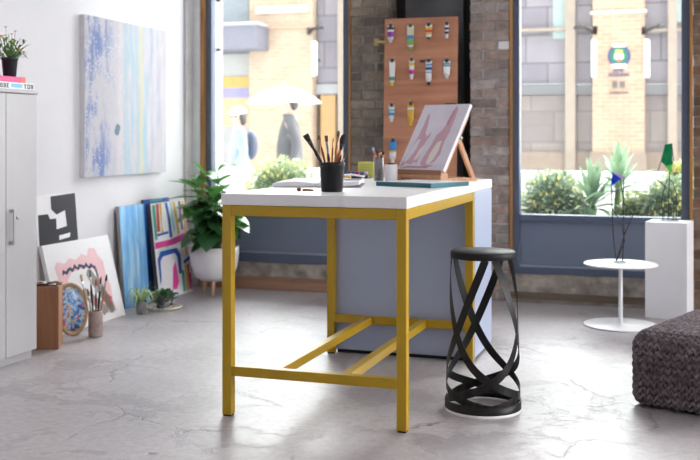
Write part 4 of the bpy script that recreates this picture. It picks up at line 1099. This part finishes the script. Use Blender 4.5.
# low broad dark leaves around the rim, upright lighter ones on the stems
for i in range(34):
    a = i*2.4 + rn.uniform(-.3, .3); e = rn.uniform(.05, .8); r0 = rn.uniform(.03, .1); z0 = rn.uniform(.50, .70)
    b = Vector((r0*math.cos(a), r0*math.sin(a), z0)); d = Vector((math.cos(a)*math.cos(e), math.sin(a)*math.cos(e), math.sin(e)))
    if b.x + d.x*.3 < -.24: d.x *= .3; d.y -= .5
    st_.tube([(r0*.4*math.cos(a), r0*.4*math.sin(a), .36), b*.8+Vector((0, 0, z0*.15)), b], .006, STEMG, 6)
    bigleaf(b, d, rn.uniform(.22, .32), rn.uniform(.17, .23), LEAF_DARK if i % 3 else LEAF_MID, rn.uniform(.3, .65))
for i, (ax, ay, zt_) in enumerate(((-.12, -.08, .94), (.02, .03, 1.02), (.12, -.02, .88), (0, -.12, .90), (-.17, .0, .86), (.06, -.14, .80), (-.08, -.16, .78))):
    st_.tube([(ax*.2, ay*.2, .36), (ax*.6, ay*.6, .62), (ax, ay, zt_)], [.009, .007, .004], STEMG, 7)
    for k in range(7):
        a = k*1.9+i*1.1; z0 = zt_-.055*k; e = .7 - .13*k + rn.uniform(-.1, .2)
        q_ = Vector((ax*(z0/zt_), ay*(z0/zt_), z0)); d = Vector((math.cos(a)*math.cos(e), math.sin(a)*math.cos(e), math.sin(e)))
        if q_.x + d.x*.28 < -.24: d.x *= .3; d.y -= .5
        if q_.y + d.y*.25 > .33: d.y = -d.y
        bigleaf(q_, d, rn.uniform(.19, .29), rn.uniform(.11, .155), LEAF_MID if k < 3 else LEAF_DARK, rn.uniform(.2, .6))
for bz, dd, ln_ in ((.86, (-.95, -.35, .42), .34), (.80, (-.85, -.6, .12), .33), (.97, (-.5, -.6, .9), .22), (.92, (.9, -.3, .5), .26), (.70, (.8, -.7, .25), .30)):
    bigleaf((dd[0]*.06, dd[1]*.06-.04, bz), dd, ln_, .10, LEAF_MID, .15)
fo.build('foliage', pln); st_.build('stems', pln)

# ================================================================== OUTSIDE
PAVE = mat('pale_wet_paving', (.62, .62, .63), .55, var=.1, scale=2)
m = MB(); m.box((-30, BY+.45, -.14), (20, 45, -.02), PAVE)
tag(m.build('street_ground'), 'pale paved street outside the windows', 'street', None, 'structure')
m = MB(); m.box((-9, 10.6, -.02), (4, 10.9, .94), REVEAL)  # added white block, imitates overexposed hedge tops
tag(m.build('hedge_glare_wall', None, .02), 'low white wall standing in for glare on the hedge tops outside', 'wall', None, 'structure')
m = MB(); m.box((-4.1, 8.46, -.02), (1.1, 9.5, .38), STONE); m.box((-4.05, 8.5, .38), (1.05, 9.46, .40), SOIL)
tag(m.build('planter_bed', None, .01), 'long stone planter bed below the windows outside', 'planter', None, 'structure')
FY = 20.0
PEACH = mat_brick_tex('peach_brick', (.47, .315, .215), (.41, .265, .175), (.48, .375, .29), 1, .24, .08, .012)
BUFF = mat_brick_tex('buff_brick', (.46, .345, .25), (.41, .30, .21), (.47, .38, .29), 1, .24, .08, .012)
BAY = mat_brick_tex('grey_reflecting_lights', (.20, .18, .21), (.255, .23, .255), (.075, .07, .085), 1, .85, .55, .012, .3)  # block pattern paints a reflected stone building into the panes
BAYL = mat_brick_tex('warm_lower_lights', (.19, .16, .155), (.25, .21, .19), (.13, .11, .11), 1, .9, .6, .012, .3)
MULL = P('beige_stone_mullion', (.31, .255, .205), .7); TAN = P('tan_plinth_stone', (.27, .21, .165), .8); LOUV = P('grey_louvre', (.30, .30, .31), .6); AWN = P('slate_grey_awning', (.17, .17, .21), .6); SHOPG = P('blue_grey_shopfront', (.24, .27, .30), .4); ORB = P('amber_shop_band', (.50, .30, .07), .5); PUB = P('lavender_shop_band', (.24, .22, .38), .5); PALEB = P('pale_green_glazing', (.30, .37, .355), .25); SIGNW = P('white_lightbox', (.9, .92, .93), .4); STONEW = P('white_stone_band', (.60, .56, .5), .7)
bld = thing('street_building', 'pale brick building across the street with piers and gridded glazing', 'building', (0, 0, 0))
def fbox(name, px0, px1, py0, py1, mt, y0=0., y1=.4, parent=bld, bev=0.):
    """block on the far facade spanning the measured extents; y0 = how far it stands out"""
    a = at_y(px0, 137, FY); b = at_y(px1, 137, FY)
    mid = (px0+px1)/2
    z1 = at_y(mid, py0, FY).z if py0 is not None else 5.2
    z0 = at_y(mid, py1, FY).z if py1 is not None else -.02
    m = MB(); m.box((a.x, FY-y0, z0), (b.x, FY+y1, z1), mt); return m.build(name, parent, bev)
fbox('rear_wall', 100, 900, None, None, BUFF, -.35, .6)
fbox('pier', 594, 645, None, None, PEACH, .28)
fbox('pier', 254, 316, None, None, BUFF, .25)
# right window bays
for (a, b) in ((505, 566), (576, 594), (645, 668), (677, 720)):
    w = fbox('glazed_bay', a, b, None, 84, BAY, -.05, .3)
    fbox('lower_glazing', a, b, 95, 152, BAYL, -.05, .3)
    fbox('plinth_panel', a, b, 152, None, TAN, .05, .3)
    for k in range(4): fbox('louvre', a, b, 84+k*2.8, 85.6+k*2.8, LOUV, .10-.02*k, .3)
for (a, b) in ((566, 576), (668, 677), (340, 352), (495, 505)): fbox('mullion', a, b, None, None, MULL, .15)
fbox('pane', 553, 566, None, 39, PALEB, .02, .1); fbox('pane', 677, 690, None, 22, PALEB, .02, .1)
fbox('transom', 505, 594, 28.5, 31.5, MULL, .12); fbox('transom', 645, 720, 28.5, 31.5, MULL, .12)
fbox('pier_band', 592, 647, 12.5, 15, STONEW, .34); fbox('pier_plinth', 592, 647, 152, None, TAN, .36, .4)
# left window
fbox('shop_window', 200, 249, None, 26, SHOPG, .02); fbox('shop_window', 200, 256, 54, 77, P('pale_grey_shop_glass', (.36, .36, .345), .35), .02)
aw = fbox('awning', 196, 273, 30, 53, AWN, .9); fbox('awning_trim', 196, 274, 27.5, 30.5, P('pale_awning_edge', (.38, .38, .42), .6), .95)
fbox('shop_band', 200, 256, 77, 88, ORB, .06); fbox('shop_band', 200, 256, 88, 98, PUB, .06); fbox('shop_band', 200, 256, 98, 126, P('straw_shop_panel', (.44, .36, .2), .5), .05); fbox('shop_band', 200, 256, 126, None, P('grey_shop_panel', (.33, .32, .32), .5), .05)
fbox('stone_band', 262, 312, 8, 14.5, STONEW, .34); fbox('string_course', 245, 318, 27, 30, P('pink_string_course', (.46, .31, .215), .7), .30)
fbox('glazed_bay', 317, 340, None, 83, BAY, -.02, .3); fbox('side_door', 321, 336, 95, None, P('orange_tan_door', (.42, .25, .10), .5), .03); fbox('louvre', 317, 352, 84, 94, LOUV, .05)
fbox('glazed_bay', 352, 500, None, None, BAY, -.05, .3)

def lamp_sign(px, side, label_s, label_l, glow=None):
    a = at_y(px, 58, FY-.55)
    s = thing('projecting_sign', label_s, 'sign', (a.x, FY-.55, a.z-.36))
    m = MB(); m.box((-.045, -.06, 0), (.045, .06, .70), SIGNW); m.build('sign_board', s, .02)
    m = MB(); m.box((-.02, .06, .3), (.02, .27, .36), DARKSTEEL); m.build('fixing', s)
    b = at_y(px + side*6, 31, FY)
    l = thing('wall_lantern', label_l, 'lamp', (b.x, FY-.25, b.z))
    m = MB(); m.tube([(-side*.16, .0, -.05), (0, -.12, .02), (side*.12, -.2, .04)], .03, DARKSTEEL, 8); m.box((-side*.16-.04, -.03, -.1), (-side*.16+.04, .03, .06), DARKSTEEL); m.build('arm', l)
    m = MB(); m.lathe([(0, .10), (.06, .08), (.10, 0), (.08, 0), (0, .05)], DARKSTEEL, c=(side*.14, -.2, -.0), seg=18); m.build('shade', l)
lamp_sign(594, -1, 'white projecting sign on the left edge of the round-badge pier', 'dark wall lantern left of the round-badge pier')
lamp_sign(647, 1, 'white projecting sign on the right edge of the round-badge pier', 'dark wall lantern right of the round-badge pier')
lamp_sign(314.5, 1, 'white projecting sign seen through the left window above the umbrella', 'dark wall lantern seen through the left window above the umbrella')
# round badge and lettering on the pier
bc = at_y(620, 57, FY); KF = (bc.z-at_y(620, 58, FY).z)
bd = thing('round_badge', 'round blue and green badge with lettering on the brick pier', 'sign', (bc.x, FY-.285, bc.z))
def disc(mb, r, y, mt, cx=0, cz=0, sq=1.):
    mb.prism([(cx+r*math.cos(t*.1963), cz+r*sq*math.sin(t*.1963)) for t in range(32)], y, y+.012, mt)
INDG = P('indigo_print', (.055, .05, .17), .5); SEAG = P('sea_green_print', (.01, .15, .085), .5); LEMON = P('lemon_print', (.45, .48, .08), .5)
m = MB(); disc(m, 11*KF, -.012, INDG); m.build('ring', bd)
m = MB(); disc(m, 8.6*KF, -.02, SEAG); m.build('green_disc', bd)
m = MB(); m.box((-4.2*KF, -.028, -3*KF), (4.2*KF, -.018, 2.2*KF), SIGNW); m.box((-6*KF, -.03, 8.8*KF), (6*KF, -.012, 11.6*KF), SIGNW); m.box((-7*KF, -.03, -11.8*KF), (7*KF, -.012, -8.2*KF), SIGNW); m.build('white_centre', bd, .01)
m = MB(); m.box((-3.5*KF, -.03, 3.2*KF), (3.5*KF, -.018, 6*KF), LEMON); m.build('lemon_mark', bd); m = MB(); m.prism([(-3*KF, -3.6*KF), (3*KF, -3.6*KF), (0, -6.5*KF)], -.03, -.018, REDC); m.build('red_mark', bd)
m = MB(); GREYT = P('grey_print', (.12, .10, .10), .6)
def line(cz, h, x0, x1, wds, mt):
    n_ = sum(wds)+len(wds)-1; s = (x1-x0)/n_; x = x0
    for wl in wds:
        for k in range(wl):
            m.box((x, -.004, cz-h/2), (x+s*.3, .004, cz+h/2), mt); m.box((x, -.004, cz+h*.2), (x+s*.75, .004, cz+h/2), mt)
            if k % 2: m.box((x+s*.48, -.004, cz-h/2), (x+s*.75, .004, cz+h/2), mt)
            else: m.box((x, -.004, cz-h/2), (x+s*.75, .004, cz-h*.25), mt)
            x += s
        x += s
line(-14.5*KF, 2.6*KF, -5.5*KF, 5*KF, [5], INDG); line(-18.7*KF, 3*KF, -10*KF, 10.5*KF, [9], INDG)
for cx in (-4, 3.2): m.box(((cx-2.6)*KF, -.006, -31.5*KF), ((cx+2.6)*KF, .004, -25*KF), GREYT)
line(-36.5*KF, 2.6*KF, -9*KF, 9*KF, [8], GREYT)
m.build('lettering', bd)

# ------------------------------------------------------------------ planting outside
def bush(label, c, rx, ry, rz, n, seed, leafm, flowers=90):
    r = thing('flowering_bush', label, 'bush', (c[0], c[1], .40))
    rr = random.Random(seed); fo = MB(); fl_ = MB(); h = c[2]-.40
    core_ = MB(); core_.ball((0, 0, h*.95), (rx*.8, ry*.8, rz*.85), P('bush_core_green', (.06, .10, .04), .9), 16, 10); core_.build('bush_core', r)  # solid dark green core inside the leaf shell
    for i in range(n):
        u = rr.uniform(-.7, 1); a = rr.uniform(0, 6.283); q_ = math.sqrt(1-u*u); nn = Vector((q_*math.cos(a), q_*math.sin(a), u)); k = rr.uniform(.72, 1.02)
        p = Vector((nn.x*rx*k, nn.y*ry*k, h + nn.z*rz*k))
        d = nn + Vector((rr.uniform(-1, 1), rr.uniform(-1, 1), rr.uniform(-.5, 1)))*.8
        fo.leaf(p, d, rr.uniform(.035, .07), rr.uniform(.018, .03), leafm, .2, n=3, up=(rr.uniform(-1, 1), rr.uniform(-1, 1), 1))
        if i % max(1, n//flowers) == 0:
            pp = Vector((nn.x*rx*1.02, nn.y*ry*1.02, h+nn.z*rz*1.02))
            for j in range(5):
                t = j*1.257; x_ = nn.orthogonal().normalized(); y_ = nn.cross(x_)
                fl_.leaf(pp, x_*math.cos(t)+y_*math.sin(t)+nn*.3, .02, .016, FLOWER_Y, 0, n=2)
    fo.build('foliage', r); b = fl_.build('blossoms', r); b['kind'] = 'stuff'
    return r
bush('rounded yellow-flowered bush outside at the left of the right window', (-1.13, 9.0, .71), .27, .28, .29, 1600, 1, LEAF_BUSH)
bush('yellow-flowered bush outside behind the white plinth', (-.08, 9.0, .70), .32, .30, .27, 1600, 2, LEAF_BUSH)
bush('low lime bush outside at the right of the big silvery plant', (-.42, 9.15, .62), .20, .22, .20, 700, 3, LEAF_LIME, 40)
bush('lime bush outside behind the potted fig', (-3.72, 9.05, .80), .36, .28, .30, 1300, 4, LEAF_LIME, 60)
bush('pale green bush outside at the middle of the left window', (-3.15, 9.2, .70), .30, .25, .28, 1100, 5, LEAF_LIME, 60)
yfl = bush('taller yellow-blossomed shrub outside behind the green glass kite', (-.05, 9.28, .98), .11, .10, .10, 300, 8, LEAF_LIME, 150)
def spiky(label, loc, n, ln, wd, seed, h0, leafm=LEAF_SILVER, spread=1.0):
    r = thing('spiky_plant', label, 'plant', loc); rr = random.Random(seed); fo = MB(); s = MB()
    for sx_, sy_, sh in h0:
        s.tube([(sx_*.6, sy_*.6, 0), (sx_, sy_, sh)], [.03, .022], STEMG, 8)
        for i in range(n):
            a = i*2.39996+rr.uniform(-.2, .2); e = 1.45 - 1.35*(i/n)*spread
            d = Vector((math.cos(a)*math.cos(e), math.sin(a)*math.cos(e), math.sin(e)))
            fo.leaf((sx_, sy_, sh-.10*(i/n)), d, ln*rr.uniform(.75, 1.05), wd, leafm, rr.uniform(.1, .45)*(.3+i/n), n=7, fold=.35, shape=1.0)
    fo.build('foliage', r); s.build('stems', r); return r
spiky('big silvery spiky plant outside in the middle of the right window', (-.66, 8.88, .40), 36, .42, .058, 3, ((-.13, 0, .36), (.09, .06, .52)))
spiky('pale spiky plant outside in the left window behind the brushes', (-2.96, 8.8, .40), 30, .46, .06, 5, ((0, 0, .42), (.22, .06, .34)))
spiky('low broad-leaved silvery plant outside in front of the big spiky plant', (-.80, 8.72, .40), 18, .26, .07, 9, ((0, 0, .16),))

# ------------------------------------------------------------------ pedestrians
SKIN = P('skin_tone', (.56, .36, .27), .55)
def skin_mesh(name, chains, mt, parent, sub=2, root=0):
    """continuous body grown over a skeleton; chains = list of (points with radius); equal points join"""
    verts = []; rad = []; edges = []; idx = {}
    for ch in chains:
        prev = None
        for p in ch:
            k = tuple(round(c, 4) for c in p[:3])
            if k not in idx: idx[k] = len(verts); verts.append(Vector(p[:3])); rad.append(p[3])
            i = idx[k]
            if prev is not None and prev != i: edges.append((prev, i))
            prev = i
    me = bpy.data.meshes.new(name); me.from_pydata(verts, edges, []); me.update()
    o = bpy.data.objects.new(name, me); COL.objects.link(o)
    md = o.modifiers.new('skin', 'SKIN'); md.use_smooth_shade = True
    for i, r_ in enumerate(rad):
        sv = me.skin_vertices[0].data[i]; rr = r_ if isinstance(r_, tuple) else (r_, r_); sv.radius = rr; sv.use_root = (i == root)
    ss = o.modifiers.new('sub', 'SUBSURF'); ss.levels = sub; ss.render_levels = sub
    dg = bpy.context.evaluated_depsgraph_get(); dg.update()
    ev = o.evaluated_get(dg); me2 = bpy.data.meshes.new_from_object(ev)
    o.modifiers.clear(); o.data = me2; me2.materials.clear(); me2.materials.append(mt)
    for pgn in me2.polygons: pgn.use_smooth = True
    o.parent = parent
    return o
def person(label, loc, rz, pose, coat, trous, hairc, cap=None, bag=None, h=1.0):
    """figure facing local -x"""
    r = thing('person', label, 'person', loc, (0, 0, rz)); r.scale = (h, h, h)
    J = pose
    pel = (0, 0, .94); sp = (.0, 0, 1.14); chs = (.01, 0, 1.34); nk = (.0, 0, 1.47); hb = (-.025, 0, 1.545); hc_ = (-.035, 0, 1.63); ht = (-.025, 0, 1.70)
    chains = [[(*pel, .125), (*sp, .12), (*chs, .135), (*nk, .055), (*hb, .062), (*hc_, .088), (*ht, .06)]]
    for sgn, hip, kn_, an, toe, sh_, el, wr in ((1, *J['L']), (-1, *J['R'])):
        chains.append([(*pel, .125), (*hip, .088), (*kn_, .058), (*an, .040), (*toe, .030)])
        chains.append([(*chs, .135), (*sh_, .062), (*el, .043), (*wr, .028)])
        d = (Vector(wr)-Vector(el)).normalized(); side = Vector((0, 1, 0)); pm = Vector(wr)+d*.06
        chains.append([(*wr, .028), (*pm, .034)])
        fwd = Vector((-1, 0, 0)) if abs(d.x) < .8 else Vector((0, 0, -1))
        fwd = (fwd - d*fwd.dot(d)).normalized()
        for q_, lf in ((-.027, .07), (-.009, .082), (.009, .078), (.026, .062)):
            b = pm + fwd*q_; k1 = b + d*lf*.5; k2 = b + d*lf*.85 - Vector((0, sgn*.018, 0))
            chains.append([(*pm, .034), (*(pm+fwd*q_+d*.02), .0085), (*k1, .008), (*k2, .0065)])
        th = Vector(wr)+d*.025
        chains.append([(*wr, .028), (*(th+fwd*(-.035)), .010), (*(th+fwd*(-.05)+d*.04), .0085)])
    skin_mesh('body', chains, SKIN, r)
    m = MB()
    m.ball((-.118, 0, 1.617), (.020, .013, .022), SKIN, 8, 6); m.build('nose', r)
    m = MB()
    for s in (-1, 1): m.ball((-.110, s*.032, 1.643), .010, P('eye_dark', (.05, .04, .04), .2), 8, 6)
    m.build('eyes', r)
    m = MB(); m.ball((-.112, 0, 1.578), (.010, .024, .006), P('lip_tone', (.45, .2, .18), .5), 8, 6); m.build('mouth', r)
    m = MB()
    for s in (-1, 1): m.ball((-.02, s*.088, 1.625), (.018, .010, .030), SKIN, 8, 6)
    m.build('ears', r)
    hr_ = MB(); hr_.ball((.0, 0, 1.665), (.108, .097, .095), hairc, 16, 10); hr_.ball((.05, 0, 1.59), (.055, .080, .085), hairc, 12, 8); hr_.build('hair', r)
    if cap:
        m = MB(); m.ball((-.01, 0, 1.69), (.115, .103, .085), cap, 16, 8); m.box((-.17, -.06, 1.685), (-.08, .06, 1.695), cap); m.build('hat', r)
    cc = [[(*(0, 0, .80), .165), (*pel, .165), (*sp, .155), (*chs, .165), (.0, 0, 1.44, .085), (-.005, 0, 1.495, .068)]]
    for sgn, hip, kn_, an, toe, sh_, el, wr in ((1, *J['L']), (-1, *J['R'])):
        cc.append([(*chs, .165), (*sh_, .085), (*el, .060), (*(Vector(wr).lerp(Vector(el), .12)), .045)])
    skin_mesh('coat', cc, coat, r, root=1)
    for sgn, hip, kn_, an, toe, sh_, el, wr in ((1, *J['L']), (-1, *J['R'])):
        a2 = Vector(an)+Vector((0, 0, .03))
        skin_mesh('trouser_leg', [[(*hip, .10), (*kn_, .072), (*a2, .055)]], trous, r, 2)
        skin_mesh('shoe', [[(*(Vector(an)+Vector((.03, 0, -.02))), .045), (*(Vector(an)+Vector((-.03, 0, -.035))), .048), (*(Vector(toe)+Vector((-.02, 0, .0))), .036)]], P('black_shoe', (.03, .03, .03), .4), r, 2)
    if bag:
        m = MB(); m.ball((.17, 0, 1.24), (.09, .14, .20), bag, 16, 12); m.build('backpack', r)
    return r
DK = P('charcoal_raincoat', (.055, .055, .06), .6); JEAN = P('dark_jeans', (.07, .08, .12), .8); HAIRB = P('dark_hair', (.05, .04, .04), .6); PALEJ = P('pale_blue_jacket', (.26, .31, .37), .7); GREYT2 = P('blue_grey_trousers', (.12, .15, .20), .8)
walk = {'L': ((0, .09, .90), (-.16, .09, .50), (-.10, .09, .08), (-.24, .10, .03), (.0, .19, 1.40), (-.02, .24, 1.13), (-.09, .13, 1.06)),
        'R': ((0, -.09, .90), (.05, -.09, .50), (.26, -.09, .12), (.17, -.10, .03), (.0, -.19, 1.40), (.10, -.22, 1.13), (.04, -.22, .88))}
stnd = {'L': ((0, .09, .90), (-.03, .09, .49), (.0, .09, .08), (-.14, .11, .03), (.0, .19, 1.40), (.04, .23, 1.13), (-.06, .21, .90)),
        'R': ((0, -.09, .90), (-.03, -.09, .49), (.04, -.09, .08), (-.10, -.11, .03), (.0, -.19, 1.40), (.05, -.23, 1.13), (-.08, -.20, .92))}
p1 = CR*((289.5-350)/FPX*12.9) + CF*12.9 + UP*-.02
person('person in a charcoal raincoat walking under the white umbrella', p1, YAW, walk, DK, JEAN, HAIRB, h=1.10)
p2 = CR*((239-350)/FPX*13.6) + CF*13.6 + UP*-.02
person('person in a pale jacket and white hat carrying a dark backpack', p2, YAW+R(12), stnd, PALEJ, GREYT2, HAIRB, cap=FLOWER_W, bag=P('navy_backpack', (.04, .05, .09), .6), h=.975)
um = thing('umbrella', 'white umbrella held by the person in the charcoal raincoat', 'umbrella', p1 + CR*(-.085) + CF*.14 + UP*1.115, (0, 0, YAW))
UMW = P('white_nylon', (.86, .87, .88), .5)
m = MB(); ns = 8; rg = 7; vs = []
for i in range(rg+1):
    t = i/rg
    for k in range(ns*4):
        a = 2*math.pi*k/(ns*4); sc_ = 1-.05*t*(abs(math.sin(a*ns/2)))
        vs.append((.49*t*math.cos(a)*sc_, .49*t*math.sin(a)*sc_,   .85-.21*t*t - .02*t*abs(math.sin(a*ns/2))*0))
s4 = ns*4
m.raw(vs, [(i*s4+k, i*s4+(k+1) % s4, (i+1)*s4+(k+1) % s4, (i+1)*s4+k) for i in range(rg) for k in range(s4)], UMW, True); o = m.build('canopy', um)
sd = o.modifiers.new('thick', 'SOLIDIFY'); sd.thickness = .003
m = MB(); m.tube([(0, 0, 0), (0, 0, .92)], .007, STEEL, 8); m.build('shaft', um)
m = MB(); m.tube([(0, 0, .02), (0, 0, -.08), (.02, 0, -.11), (.045, 0, -.09)], .012, H_BLK, 8); m.build('handle', um)
for k in range(8):
    a = k*math.pi/4; m = MB(); m.tube([(0, 0, .842)] + [(.49*t*math.cos(a), .49*t*math.sin(a), .842-.21*t*t) for t in (.33, .66, .98)], .003, STEEL, 5); m.build('rib', um)

# ================================================================== LIGHT, CAMERA
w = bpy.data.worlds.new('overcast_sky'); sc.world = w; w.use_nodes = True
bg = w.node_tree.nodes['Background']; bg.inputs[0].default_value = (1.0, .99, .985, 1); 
# overcast sky, brighter on the window side of the street
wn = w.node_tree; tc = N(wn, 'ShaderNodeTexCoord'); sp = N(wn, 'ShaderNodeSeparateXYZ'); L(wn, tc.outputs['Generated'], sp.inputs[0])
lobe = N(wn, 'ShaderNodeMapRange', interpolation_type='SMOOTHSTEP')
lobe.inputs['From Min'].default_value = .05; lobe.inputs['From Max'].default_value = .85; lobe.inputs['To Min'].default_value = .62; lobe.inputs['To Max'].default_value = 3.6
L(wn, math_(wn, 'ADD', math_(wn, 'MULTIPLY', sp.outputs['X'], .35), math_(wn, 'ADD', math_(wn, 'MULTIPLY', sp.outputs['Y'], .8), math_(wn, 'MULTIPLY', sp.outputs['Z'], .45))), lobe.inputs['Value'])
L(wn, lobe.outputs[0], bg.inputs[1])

cam = bpy.data.cameras.new('camera'); co = bpy.data.objects.new('camera', cam); COL.objects.link(co)
co.location = (0, 0, EYE); co.rotation_euler = (R(90), 0, YAW)
cam.sensor_width = 36; cam.lens = FPX/700*36; cam.shift_y = -93/700
cam.clip_start = .05; cam.clip_end = 200
cam.dof.use_dof = True; cam.dof.focus_distance = 4.65; cam.dof.aperture_fstop = 2.8
sc.camera = co
sc.view_settings.view_transform = 'Standard'; sc.view_settings.look = 'None'; sc.view_settings.gamma = 1
sc.view_settings.use_curve_mapping = False
sc.view_settings.exposure = 2.1
sc.cycles.max_bounces = 8; sc.cycles.transparent_max_bounces = 16
sc.cycles.sample_clamp_indirect = 6
